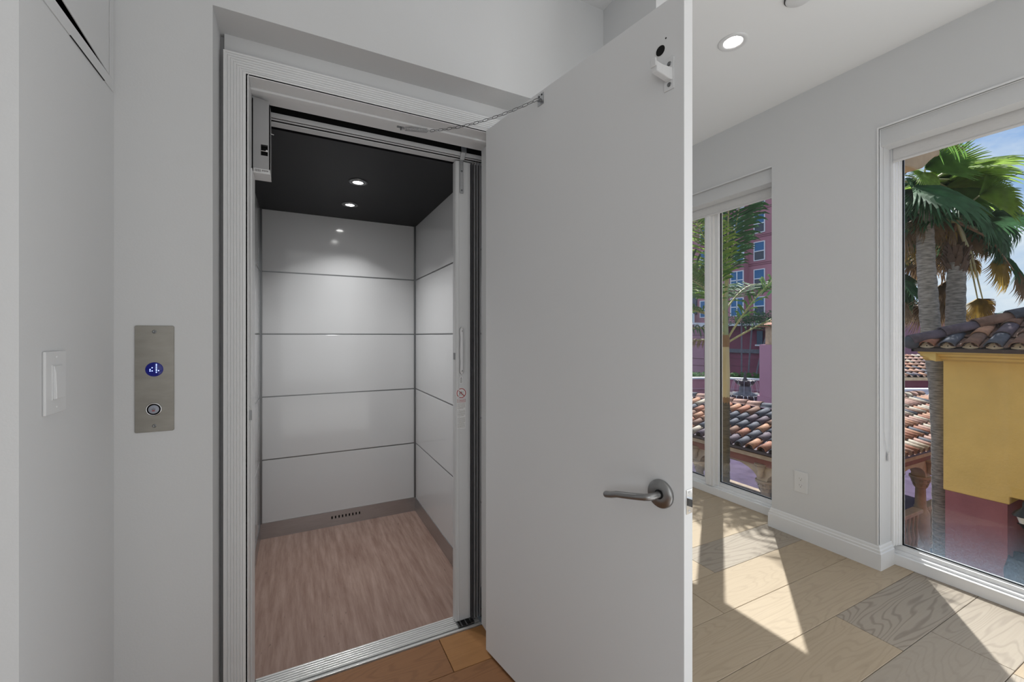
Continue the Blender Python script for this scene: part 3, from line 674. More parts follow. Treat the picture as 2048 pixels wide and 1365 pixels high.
# coat hook shaped holder near the top free corner
bk = obj('holder_plate', MB().box((.8015, -.0025, 1.853), (.8285, 0, 1.929)), 'plastic', dr, local=True, bevel=.0008, label='white door holder bracket with two screws')
arm = MB()
sec = lambda x, y0, z, w, h: [(x - w, y0, z - h), (x + w, y0, z - h), (x + w, y0, z + h), (x - w, y0, z + h)]
rings = [sec(.817, -.002, 1.889, .009, .015), sec(.813, -.012, 1.891, .008, .014), sec(.806, -.024, 1.897, .008, .012), sec(.800, -.032, 1.903, .008, .012), sec(.797, -.036, 1.907, .0078, .0125)]
vv = [p for r in rings for p in r]; ff = [(3, 2, 1, 0), (16, 17, 18, 19)]
for i in range(4):
    for k in range(4): ff.append((i * 4 + k, i * 4 + (k + 1) % 4, (i + 1) * 4 + (k + 1) % 4, (i + 1) * 4 + k))
arm.add(vv, ff)
arm.box((.789, -.040, 1.905), (.805, -.0355, 1.926))
obj('holder_arm', arm, 'plastic', dr, local=True, bevel=.002, label='white hook arm')
obj('holder_slot', B((.8085, -.0012 - .0022, 1.904), (.8195, -.0024, 1.9075)), 'dark_gap', dr, local=True)
for z in (1.916, 1.866):
    s_ = obj('screw', MB().lathe((.8165, -.0025, z), [(.0055, 0), (.005, -.0012), (.002, -.0012), (.0015, -.0004), (0, -.0004)], 16, axis=(0, 1, 0)), 'steel_dark', dr, local=True)
# ------------------------------------------------------------------ retaining chain
def leafw(t, y, z): # leaf local to world
    return WM[dr.name] @ Vector((t, y, z))
A_ = Vector((0.353, 1.640, 2.0595)); P_ = leafw(.338, -.012, 2.045)
ch = empty('door_chain', tuple(A_), 'thin steel safety chain with coil spring between door frame and door', 'chain')
obj('frame_bracket', MB().box(A_ + Vector((-.012, -.008, .004)), A_ + Vector((.014, .008, .0075))).box(A_ + Vector((.0, -.003, -.006)), A_ + Vector((.004, .003, .005))), 'steel_dark', ch, label='small steel bracket')
spd = (Vector((.448, 1.560, 2.036)) - A_); sl_ = spd.length; spd.normalize()
u_ = spd.orthogonal().normalized(); w_ = spd.cross(u_)
s0 = A_ + spd * .018; s1 = A_ + spd * (sl_ - .010); sp_pts = []
turns = 17
for i in range(turns * 10 + 1):
    t = i / (turns * 10); a = 2 * PI * turns * t; rr = .0072
    if t < .04: rr *= t / .04
    if t > .96: rr *= (1 - t) / .04
    sp_pts.append(s0 + (s1 - s0) * t + (u_ * math.cos(a) + w_ * math.sin(a)) * rr)
obj('coil_spring', MB().tube(sp_pts, .0011, 5), 'steel', ch, label='tight steel coil spring')
obj('spring_hook', MB().tube([A_ + Vector((.002, 0, -.004)), A_ + spd * .008 + Vector((0, 0, -.006)), s0], .0011, 6), 'steel', ch)
obj('spring_hook', MB().tube([s1, s1 + spd * .01], .0011, 6), 'steel', ch)
c0 = s1 + spd * .010; c1 = P_
def chain_pt(t): p = c0.lerp(c1, t); return p + Vector((0, 0, -.020 * 4 * t * (1 - t)))
nl = 23
def link_mesh():
    pts = []
    for k in range(16):
        a = 2 * PI * k / 16; x = .0042 * math.cos(a); yy = .0042 * math.sin(a)
        pts.append((x + (.0058 if math.cos(a) > 0 else -.0058), yy, 0))
    return MB().tube(pts, .00115, 5, closed=True).mesh('link', 'steel_dark')
lm = link_mesh()
seglen = (c1 - c0).length / nl
for i in range(nl):
    t = (i + .5) / nl; p = chain_pt(t); d = (chain_pt(min(1, t + .01)) - chain_pt(max(0, t - .01))).normalized()
    up = Vector((0, 0, 1)) if i % 2 else d.cross(Vector((0, 0, 1))).normalized()
    up = (up - d * up.dot(d)).normalized(); yv = up.cross(d)
    mt = Matrix((d, yv, up)).transposed().to_4x4(); mt.translation = p
    inst('link', lm, ch, mt)
dp = MB()
def lb(a, b):
    m = MB().box(a, b); return [leafw(*v) for v in m.v], m.f
vs_, fs_ = lb((.322, -.002, 2.028), (.352, 0, 2.066)); dp.add(vs_, fs_)
vs_, fs_ = lb((.330, -.014, 2.040), (.345, -.002, 2.043)); dp.add(vs_, fs_)
obj('door_plate', dp, 'steel', ch, label='steel chain plate screwed to the door')
obj('snap_hook', MB().tube([P_, leafw(.342, -.012, 2.038), leafw(.350, -.010, 2.032), leafw(.352, -.010, 2.038), leafw(.340, -.012, 2.047)], .0018, 8), 'steel_dark', ch)
for t_, z_ in ((.330, 2.058), (.344, 2.060)):
    obj('screw', MB().lathe(leafw(t_, -.002, z_), [(.003, 0), (.0028, .001), (0, .001)], 10, axis=WM[dr.name].to_3x3() @ Vector((0, -1, 0))), 'black', ch)

# ------------------------------------------------------------------ call panel
cp = empty('call_panel', (-.341, 1.44, 1.145), 'brushed steel elevator call plate with blue lit floor display and round button', 'call panel')
def rrect(x0, x1, z0, z1, r, n=5):
    pts = []
    for cx, cz, a0 in ((x1 - r, z1 - r, 0), (x0 + r, z1 - r, 90), (x0 + r, z0 + r, 180), (x1 - r, z0 + r, 270)):
        for k in range(n + 1): a = rad(a0 + 90 * k / n); pts.append((cx + r * math.cos(a), cz + r * math.sin(a)))
    return pts
obj('plate', MB().prism(rrect(-.382, -.299, 1.003, 1.287, .004), 1.437, 1.44, lambda p, q, t: (p, t, q)), 'plate_steel', cp, bevel=.0006, seg=1)
disp = obj('display_window', MB().lathe((-.341, 1.4372, 1.170), [(.0190, 0), (.0190, .0012), (.0175, .002), (0, .0022)], 36, axis=(0, -1, 0)), 'lens_blue', cp, label='round dark blue display window')
led = MB(); s_ = .000183
for (ax, ay) in ((408, 540), (408, 558), (408, 578), (408, 596), (408, 613), (408, 633), (432, 613), (361, 578), (338, 597), (338, 615), (361, 614)):
    dx = (ax - 383) * s_ * 1.03; dz = -(ay - 598) * s_ * 1.25
    led.lathe((-.341 + dx, 1.4352, 1.170 + dz), [(.00135, 0), (.0013, .0006), (0, .0006)], 10, axis=(0, -1, 0))
obj('lit_dots', led, 'led', disp, label='white blue dots forming the floor sign', kind='stuff')
bt = obj('button_ring', MB().lathe((-.3415, 1.437, 1.0635), [(.0175, 0), (.0175, .003), (.0165, .0045), (.0145, .0045), (.0145, .001)], 36, axis=(0, -1, 0), caps=False), 'chrome', cp)
obj('button_gap', MB().lathe((-.3415, 1.437, 1.0635), [(.0146, .002), (0, .002)], 36, axis=(0, -1, 0)), 'black', bt, fix=False)
obj('push_button', MB().lathe((-.3415, 1.437, 1.0635), [(.0115, 0), (.0115, .0045), (.0105, .0052), (0, .0054)], 36, axis=(0, -1, 0)), 'button_face', cp)
bm_ = MB().add([(-.3430, 1.4314, 1.0670), (-.3400, 1.4314, 1.0670), (-.3415, 1.4314, 1.0690)], [(0, 1, 2)])
bm_.box((-.3455, 1.4312, 1.0632), (-.3375, 1.4316, 1.0655)); obj('button_marking', bm_, 'print_grey', cp, fix=False)
obj('button_lettering', MB().box((-.3445, 1.4312, 1.0588), (-.3385, 1.4316, 1.0612)), 'print_red', cp)
for z in (1.271, 1.019): obj('screw', MB().lathe((-.341, 1.437, z), [(.0048, 0), (.0042, .0012), (.002, .0012), (.0012, .0003), (0, .0003)], 18, axis=(0, -1, 0)), 'steel_dark', cp)

# ------------------------------------------------------------------ light switch on the wall facing +X
sw = empty('light_switch', (-.424, 1.134, 1.17), 'white rocker light switch on the narrow left wall', 'switch')
obj('cover_plate', B((-.424, 1.095, 1.109), (-.4185, 1.175, 1.230)), 'plastic', sw, bevel=.002)
obj('switch_frame', MB().box((-.4187, 1.1155, 1.136), (-.4175, 1.1545, 1.204)), 'plastic', sw, bevel=.0004, seg=1)
obj('rocker', MB().prism([(-.4178, 1.138), (-.4178, 1.202), (-.4160, 1.202), (-.4135, 1.190), (-.4120, 1.139), (-.4130, 1.138)], 1.1185, 1.1515, lambda p, q, t: (p, t, q)), 'plastic', sw, bevel=.0006, seg=1)
for z in (1.121, 1.2185): obj('screw', MB().lathe((-.4185, 1.135, z), [(.0026, 0), (.0024, .0008), (0, .0009)], 12, axis=(1, 0, 0)).box((-.4178, 1.1346, z - .002), (-.4173, 1.1354, z + .002)), 'plastic', sw)

# ------------------------------------------------------------------ access hatch high on the left wall
ht = empty('access_hatch', (-.424, 1.236, 2.15), 'white access hatch high on the left wall, its door hanging slightly askew', 'hatch')
hf = MB(); fy0, fy1, fz0, fz1 = 1.036, 1.432, 1.887, 2.41; iy0, iy1, iz0, iz1 = 1.066, 1.4075, 1.9165, 2.38
for a, b in (((fy0, fz0), (fy1, iz0)), ((fy0, iz1), (fy1, fz1)), ((fy0, iz0), (iy0, iz1)), ((iy1, iz0), (fy1, iz1))): hf.box((-.424, a[0], a[1]), (-.4215, b[0], b[1]))
obj('hatch_frame', hf, 'wall', ht, bevel=.0006, seg=1)
hdm = MB(); th = rad(-5.0); py_, pz_ = 1.4055, 1.9185
def hr(y, z): return (y * math.cos(th) - z * math.sin(th) + py_, y * math.sin(th) + z * math.cos(th) + pz_)
pl = [hr(0, 0), hr(0, .46), hr(-.335, .46), hr(-.335, 0)]
pl = [(min(max(a, 1.068), 1.4040), b) for a, b in pl]
pl[1] = (1.4040, pl[1][1])
hdm.prism(pl, -.4250, -.4225, lambda p, q, t: (t, p, q))
obj('frame_shadow_line', B((-.4235, 1.20, 1.8862), (-.4212, 1.375, 1.8874)), 'black', ht)  # black strip painted in for the shadow along the frame's lower edge
obj('hatch_door', hdm, 'wall', ht, bevel=.0005, seg=1)
obj('hatch_dark_lining', MB().box((-.559, iy0 + .001, iz0 + .001), (-.557, iy1, iz1)).box((-.557, iy0 + .0002, iz0 + .0005), (-.43, iy0 + .002, iz1)).box((-.557, iy1 - .002, iz0 + .0005), (-.4235, iy1 - .0005, iz1)).box((-.557, iy0, iz0 + .0008), (-.4235, iy1 - .001, iz0 + .0018)), 'black', ht)  # black lining puts the unlit darkness of the cavity into colour

# ------------------------------------------------------------------ outlet on the pier
ou = empty('wall_outlet', (2.793, 1.52, .345), 'white duplex outlet on the wall pier between the windows', 'outlet')
obj('cover_plate', B((2.787, 1.478, .284), (2.793, 1.556, .414)), 'plastic', ou, bevel=.002)
for z in (.369, .328):
    f_ = obj('socket_face', MB().prism(rrect(1.503, 1.531, z - .0155, z + .0155, .010), 2.7855, 2.787, lambda p, q, t: (t, p, q)), 'plastic', ou)
    obj('slot', MB().box((2.7852, 1.5235, z - .001), (2.7856, 1.5250, z + .008)).box((2.7852, 1.5095, z - .001), (2.7856, 1.5110, z + .006)).lathe((2.7854, 1.517, z - .008), [(.0026, 0), (.0026, .0002)], 10, axis=(-1, 0, 0), smooth=False), 'print_grey', f_)
# ------------------------------------------------------------------ ceiling fixtures
dl = empty('ceiling_downlight', (1.99, 1.409, 2.768), 'lit white recessed ceiling downlight beside the open door', 'light')
obj('trim_ring', MB().lathe((1.99, 1.409, 2.768), [(.070, 0), (.070, -.003), (.066, -.006), (.046, -.004), (.043, .002)], 40, caps=False), 'plastic', dl)
obj('reflector', MB().lathe((1.99, 1.409, 2.768), [(.043, .002), (.040, .016), (.030, .036)], 40, caps=False), 'lamp_glow_soft', dl, fix=False)
obj('lamp', MB().lathe((1.99, 1.409, 2.768), [(.030, .036), (0, .036)], 32), 'lamp_glow', dl, fix=False)
sk = empty('smoke_detector', (1.985, 1.085, 2.768), 'round white ceiling disc cut by the top of the picture', 'detector')
obj('base_ring', MB().lathe((1.985, 1.085, 2.768), [(.058, 0), (.058, -.006), (.052, -.008)], 36), 'dark_gap', sk)
obj('cover_disc', MB().lathe((1.985, 1.085, 2.762), [(.054, 0), (.054, -.004), (.050, -.007), (0, -.008)], 36), 'plastic', sk)
# ------------------------------------------------------------------ roller blinds
def blind(ya, yb, lab, cord):
    t = empty('roller_blind', (2.87, (ya + yb) / 2, 2.33), lab, 'blind', 'roller blinds rolled up over the windows')
    obj('fascia', MB().box((2.815, ya, 2.288), (2.819, yb, 2.3735)).box((2.815, ya, 2.285), (2.905, yb, 2.289)), 'wall', t, bevel=.0008, seg=1)
    obj('fabric_roll', MB().tube([(2.895, ya + .01, 2.325), (2.895, yb - .01, 2.325)], .030, 20), 'shade_fabric', t)
    obj('fabric', B((2.9235, ya + .012, 2.222), (2.925, yb - .012, 2.335)), 'shade_fabric', t)
    obj('hem_bar', MB().box((2.919, ya + .012, 2.213), (2.929, yb - .012, 2.224)), 'shade_fabric', t, bevel=.002)
    if cord:
        c = MB().tube([(2.838, yb - .006, 2.29), (2.838, yb - .006, 1.6), (2.840, yb - .006, .74), (2.856, yb - .009, .645), (2.876, yb - .010, .600), (2.900, yb - .009, .645), (2.914, yb - .006, .74), (2.914, yb - .006, 1.6), (2.914, yb - .006, 2.29)], .0016, 6)
        obj('bead_cord', c, 'plastic', t)
        obj('cord_weight', MB().tube([(2.876, yb - .010, .625), (2.876, yb - .010, .600), (2.876, yb - .010, .575)], [.003, .007, .0065], 12), 'clear_plastic', t, label='clear cord tensioner')
    return t
blind(-.90, 1.125, 'white roller blind rolled up over the right window, with a hanging bead cord', True)
blind(1.70, 3.40, 'white roller blind rolled up over the window behind the open door', False)

# ================================================================== OUTDOORS
GZ = -3.4
F_ = Vector((math.sin(rad(27)), math.cos(rad(27)), 0)); R_ = Vector((math.cos(rad(27)), -math.sin(rad(27)), 0)); U_ = Vector((0, 0, 1))
gd = B((3.2, -60, GZ - .3), (140, 110, GZ)); obj('ground', gd, 'paving_mauve', kind='structure')
obj('driveway', B((3.3, -12, GZ), (8.15, 3.2, GZ + .02)), 'asphalt', kind='structure')
obj('wall_lower', B((2.9, -3.2, GZ), (3.17, 4.35, -.6)), 'stucco_yellow', kind='structure')

# roof tiles -------------------------------------------------------
def barrel_mesh(name, material, r0=.094, r1=.078, L=.43, n=7, th=.013, flat=1.0):
    m = MB(); vs = []
    for (r, yy) in ((r0, 0), (r1, L)):
        for rr in (r, r - th):
            for k in range(n):
                a = PI * k / (n - 1); vs.append((rr * math.cos(a), yy, rr * math.sin(a) * flat))
    q = lambda e, l, k: e * 2 * n + l * n + k
    fs = []; 
    for k in range(n - 1):
        fs += [(q(0, 0, k), q(0, 0, k + 1), q(1, 0, k + 1), q(1, 0, k)), (q(0, 1, k), q(1, 1, k), q(1, 1, k + 1), q(0, 1, k + 1)),
               (q(0, 0, k), q(0, 1, k), q(0, 1, k + 1), q(0, 0, k + 1)), (q(1, 0, k), q(1, 0, k + 1), q(1, 1, k + 1), q(1, 1, k))]
    for k in (0, n - 1): fs.append((q(0, 0, k), q(1, 0, k), q(1, 1, k), q(0, 1, k)))
    m.add(vs, fs, False); m.sm = [True if i % 4 < 2 and i < 4 * (n - 1) else False for i in range(len(fs))]
    return m.mesh(name, material)
tile_me = {}
def tile(kind, matn):
    k = (kind, matn)
    if k not in tile_me:
        if kind == 'barrel': tile_me[k] = barrel_mesh('roof_tile', matn)
        elif kind == 'wide': tile_me[k] = barrel_mesh('roof_tile', matn, .088, .078, .42, 9, .012, .78)
        else: tile_me[k] = barrel_mesh('ridge_tile', matn, .12, .105, .44, 8, .015)
    return tile_me[k]
def roof_slope(parent, O, e, s, width, run_fn, pitch=.245, expo=.36, pal=None, kind='barrel', limit=None, lift=0.02, rnd=random):
    """individual cap tiles over joined pan tiles"""
    e = Vector(e).normalized(); s = Vector(s).normalized(); nrm = e.cross(s)
    if nrm.z < 0: nrm = -nrm
    O = Vector(O); pans = MB(); ncol = int(width / pitch); cnt = 0; rest = MB()
    for c in range(ncol):
        run = run_fn((c + .5) * pitch)
        nrow = int((run) / expo + .35)
        for k in range(nrow):
            b = O + e * (c + .5) * pitch + s * (k * expo) + nrm * (lift + .012)
            d = (s - nrm * .035).normalized(); up = nrm + s * .035
            jx = rnd.uniform(-.006, .006); d = (d + e * rnd.uniform(-.015, .015)).normalized()
            x = d.cross(up.normalized()); zz = x.cross(d)
            mt = Matrix((x, d, zz)).transposed().to_4x4(); mt.translation = b + e * jx
            col = rnd.choice(pal)
            inst('roof_tile', tile(kind, col), parent, mt); cnt += 1
        for k in range(max(nrow, 1)):
            # pan between this column and the next
            p0 = O + e * (c + 1) * pitch + s * (k * expo - .01); p1 = p0 + s * (expo + .05)
            a_ = []
            for (p, h) in ((p0, .028), (p1, .006)):
                for t in range(5):
                    an = PI * t / 4; a_.append(p + e * math.cos(an) * pitch * .42 + nrm * (h + .05 - .055 * math.sin(an)))
            pans.add(a_, [(i, i + 1, i + 6, i + 5) for i in range(4)], True)
    return cnt, pans
def ridge_run(parent, a, b, pal, overlap=.38, rnd=random):
    a, b = Vector(a), Vector(b); d = (b - a); n = max(1, int(d.length / overlap)); d.normalize()
    x = d.cross(U_).normalized(); zz = x.cross(d)
    for i in range(n):
        mt = Matrix((x, d, zz)).transposed().to_4x4() @ Matrix.Rotation(-.035, 4, 'X'); mt.translation = a + d * (i * overlap) + zz * .035
        inst('ridge_tile', tile('ridge', rnd.choice(pal)), parent, mt)

PAL_W = ['tile_terracotta', 'tile_orange', 'tile_slate', 'tile_slate', 'tile_purple', 'tile_purple', 'tile_terracotta', 'tile_slate', 'tile_orange', 'tile_cream', 'tile_brown']
PAL_S = ['tile_pink', 'tile_cream', 'tile_terracotta', 'tile_orange', 'tile_pink', 'tile_cream', 'tile_brown', 'tile_slate', 'tile_pink', 'tile_orange']
PAL_Y = ['tile_brown', 'tile_slate', 'tile_terracotta', 'tile_slate', 'tile_brown', 'tile_orange', 'tile_purple']
rt = random.Random(11)

# yellow building --------------------------------------------------
yb = empty('yellow_building', (9.5, 1, GZ), 'yellow stucco building with magenta base and mottled barrel tile roof close outside the right window', 'building')
wy = MB().prism([(-3.0, -.83), (1.93, -.83), (1.93, -.93), (2.558, -.93), (2.558, 1.0), (-3.0, 1.0)], 8.2, 12.5, lambda p, q, t: (t, p, q)).box((8.35, -3, GZ), (12.5, 1.3, -.84))
obj('upper_wall', wy, 'stucco_yellow', yb, bevel=.012)
obj('lower_wall', MB().box((8.215, 1.95, GZ), (12.4, 2.54, -.93)), 'stucco_magenta', yb, label='magenta lower wall')
obj('porch_back', MB().box((9.6, -3.0, GZ), (9.7, 1.95, -.8)), 'facade_maroon', yb)
mo = MB(); prof = [(8.2, .90), (8.12, .93), (8.12, .955), (8.03, .975), (8.03, 1.0), (7.955, 1.015), (7.955, 1.035), (8.2, 1.04)]
mo.prism(prof, -3.0, 2.75, lambda p, q, t: (p, t, q)); mo.prism([(2.558, .90), (2.63, .93), (2.63, .955), (2.70, .975), (2.70, 1.0), (2.748, 1.015), (2.748, 1.035), (2.558, 1.04)], 7.96, 12.6, lambda p, q, t: (t, p, q))
obj('cornice', mo, 'stucco_moulding', yb)
obj('fascia', MB().box((7.90, -3.0, 1.035), (7.93, 2.80, 1.085)).box((7.90, 2.77, 1.035), (12.7, 2.80, 1.085)).box((7.93, -3, 1.035), (12.7, 2.77, 1.05)), 'brown_fascia', yb)
sl = math.atan(.44); sv = (math.cos(sl), 0, math.sin(sl)); ez = 1.09
obj('roof_deck', MB().add([(7.9, 2.8, ez), (7.9, -3, ez), (10.3, -3, ez + 2.4 * .44), (10.3, .4, ez + 2.4 * .44), (12.7, 2.8, ez), (12.7, -3, ez + 0.0)],
    [(0, 1, 2, 3), (0, 3, 4), (3, 2, 5, 4), (0, 4, 5, 1)]), 'roof_deck', yb)
pitch = .215
n1, pans = roof_slope(yb, (7.885, 2.74 - pitch * 24, ez), (0, 1, 0), sv, pitch * 24, lambda y_: max(.12, min(2.4, (2.74 - (2.74 - pitch * 24 + y_)) + .10) / math.cos(sl)), pitch=pitch, expo=.34, pal=PAL_Y, kind='wide', rnd=rt)
obj('pan_tiles', pans, 'tile_brown', yb, kind='stuff', fix=False)
ridge_run(yb, (7.90, 2.80, ez + .03), (10.3, .4, ez + 2.4 * .44 + .03), ['tile_slate', 'tile_brown', 'tile_purple', 'tile_slate'], rnd=rt)
obj('hip_end_cap', MB().lathe((7.905, 2.795, ez + .075), [(0, .12), (.06, .10), (.095, .03), (.10, -.04), (.07, -.06)], 12, axis=(-.7, .7, .1)), 'tile_slate', yb)
for c in range(24):
    yc = 2.74 - pitch * (c + .5)
    f_ = MB(); vs_ = []
    for xx in (7.905, 7.93):
        vs_.append((xx, yc, ez - .01))
        for k in range(9): a = PI * k / 8; vs_.append((xx, yc + .075 * math.cos(a), ez + .012 + .066 * math.sin(a)))
    fs_ = []
    for k in range(8): fs_ += [(0, k + 1, k + 2), (10, k + 12, k + 11), (k + 1, k + 11, k + 12, k + 2)]
    f_.add(vs_, fs_); bs_ = obj('mortar_plug', f_, 'mortar', yb)
    obj('weep_hole', MB().lathe((7.904, yc, ez + .030), [(.008, 0), (.008, .002)], 8, axis=(-1, 0, 0), smooth=False), 'black', bs_)
# wall lantern and planter
ln = empty('wall_lantern', (8.3, 1.80, -1.0), 'black iron wall lantern with a white glass, under the yellow wall', 'lantern')
obj('lantern_glass', MB().lathe((8.12, 1.795, -1.04), [(.035, -.06), (.06, .02), (.06, .03)], 8), 'lantern_glass', ln)
obj('lantern_cap', MB().lathe((8.12, 1.795, -1.01), [(.10, 0), (.07, .05), (.03, .09), (0, .13)], 8).lathe((8.12, 1.795, -1.11), [(0, -.06), (.03, -.02), (.055, 0)], 8), 'iron', ln)
obj('wall_arm', MB().tube([(8.12, 1.795, -.90), (8.14, 1.795, -.84), (8.25, 1.80, -.84), (8.36, 1.80, -.95)], .012, 8), 'iron', ln)
pb = empty('planter_barrel', (8.45, 1.72, GZ), 'black round barrel in the dark porch beside the magenta wall', 'barrel')
obj('barrel_body', MB().lathe((8.35, 1.80, -2.4), [(.16, 0), (.22, .35), (.23, .62), (.20, .80), (.17, .80), (.17, .74), (0, .74)], 20), 'iron', pb)
obj('barrel_stand', MB().box((8.2, 1.65, GZ), (8.5, 1.95, -2.4)), 'brown_fascia', pb)
# own building's rounded outrigger
og = empty('eave_bracket', (3.3, 1.26, 2.3), 'rounded beige stucco bracket under the eaves just outside the right window', 'bracket')
pf_ = [(3.17, 2.24)] + [(3.17 + .60 * t, 2.24 + .02 + .18 * (t ** 1.6) + .02 * math.sin(t * 9)) for t in (.15, .3, .45, .6, .75, .9, 1.0)] + [(3.77, 2.62), (3.17, 2.62)]
obj('bracket_body', MB().prism(pf_, 1.19, 1.30, lambda p, q, t: (p, t, q)), 'cast_stone', og, bevel=.01)
obj('camera_stub', B((3.18, 1.168, 2.27), (3.20, 1.185, 2.30)), 'iron', og)

# loggia ----------------------------------------------------------
lg = empty('courtyard_arcade', (10.3, 5.7, GZ), 'cream stone arcade with balustrade and mottled terracotta barrel tile roof below the windows', 'arcade')
RZ0, RZ1 = -1.10, -.54
a19 = math.atan((RZ1 - RZ0) / 1.9); ca, sa = math.cos(a19), math.sin(a19)
obj('roof_deck', MB().add([(8.4, 3.83, RZ0), (10.3, 5.73, RZ1), (10.3, 9.6, RZ1), (8.4, 9.6, RZ0), (17.2, 3.83, RZ0), (17.2, 5.73, RZ1), (12.2, 7.63, RZ0), (12.2, 9.6, RZ0), (17.2, 7.63, RZ0)],
    [(0, 1, 2, 3), (0, 4, 5, 1), (1, 6, 7, 2), (1, 5, 8, 6)]), 'roof_deck', lg, fix=False)
n2, pw_ = roof_slope(lg, (8.36, 3.95, RZ0), (0, 1, 0), (ca, 0, sa), 5.39, lambda y_: min(1.9, y_ + .12) / ca, pal=PAL_W, rnd=rt)
obj('pan_tiles', pw_, 'tile_purple', lg, kind='stuff', fix=False)
n3, ps_ = roof_slope(lg, (9.6, 3.79, RZ0), (1, 0, 0), (0, ca, sa), 7.35, lambda x_: min(1.9, x_ + 1.2) / ca, pal=PAL_S, rnd=rt)
obj('pan_tiles', ps_, 'tile_pink', lg, kind='stuff', fix=False)
ridge_run(lg, (8.4, 3.83, RZ0 + .04), (10.3, 5.73, RZ1 + .04), PAL_W, rnd=rt)
ridge_run(lg, (10.3, 5.73, RZ1 + .01), (10.3, 9.4, RZ1 + .01), ['tile_terracotta', 'tile_pink', 'tile_slate', 'tile_pink'], rnd=rt)
ridge_run(lg, (10.3, 5.73, RZ1 + .01), (17.0, 5.73, RZ1 + .01), PAL_S, rnd=rt)
def lring(x0, y0, t, z0, z1):   # L shaped band along the two outer faces
    return MB().box((x0, y0, z0), (x0 + t, 9.6, z1)).box((x0 + t, y0, z0), (17.2, y0 + t, z1))
obj('gutter', lring(8.42, 3.85, .05, RZ0 - .06, RZ0 + .0), 'brown_fascia', lg)
obj('soffit_board', lring(8.47, 3.90, .30, RZ0 - .07, RZ0 - .05), 'beam_red', lg)
obj('cream_moulding', lring(8.50, 3.93, .10, RZ0 - .18, RZ0 - .10), 'cast_stone', lg)
obj('red_beam', lring(8.56, 3.99, .20, RZ0 - .34, RZ0 - .18), 'beam_red', lg, label='dark red beam')
def arch_wall(fn, t0, t1, span, zt, spring, crown, foot):
    """fn(s, depth, z); openings between column centres"""
    m = MB(); s = t0; cw = .10
    while s < t1 - .01:
        a, b = s + cw, s + span - cw; n = 12; rx = (b - a) / 2; cx = (a + b) / 2
        pts = [(cx + rx * math.cos(PI * k / n), spring + (crown - spring) * math.sin(PI * k / n)) for k in range(n + 1)]
        pts = pts[::-1]
        front = []
        for d in (0, .24):
            front.append([fn(s, d, zt)] + [fn(p, d, q) for p, q in pts] + [fn(s + span, d, zt)] + [fn(s + span, d, spring), fn(s, d, spring)])
        # strips above the arch
        for d in (0, .24):
            vs = []; 
            xs_ = [s] + [p for p, q in pts] + [s + span]; zs_ = [spring] + [q for p, q in pts] + [spring]
            for xx, zz in zip(xs_, zs_): vs += [fn(xx, d, zz), fn(xx, d, zt)]
            m.add(vs, [(2 * i, 2 * i + 2, 2 * i + 3, 2 * i + 1) for i in range(len(xs_) - 1)])
        vs = []
        for p, q in pts: vs += [fn(p, 0, q), fn(p, .24, q)]
        m.add(vs, [(2 * i, 2 * i + 1, 2 * i + 3, 2 * i + 2) for i in range(len(pts) - 1)])
        vs = [fn(s, 0, spring), fn(a, 0, spring), fn(a, .24, spring), fn(s, .24, spring)]; m.add(vs, [(0, 1, 2, 3)])
        vs = [fn(b, 0, spring), fn(s + span, 0, spring), fn(s + span, .24, spring), fn(b, .24, spring)]; m.add(vs, [(0, 1, 2, 3)])
        s += span
    return m
ZT, SPR, CRN = RZ0 - .30, -1.76, -1.46
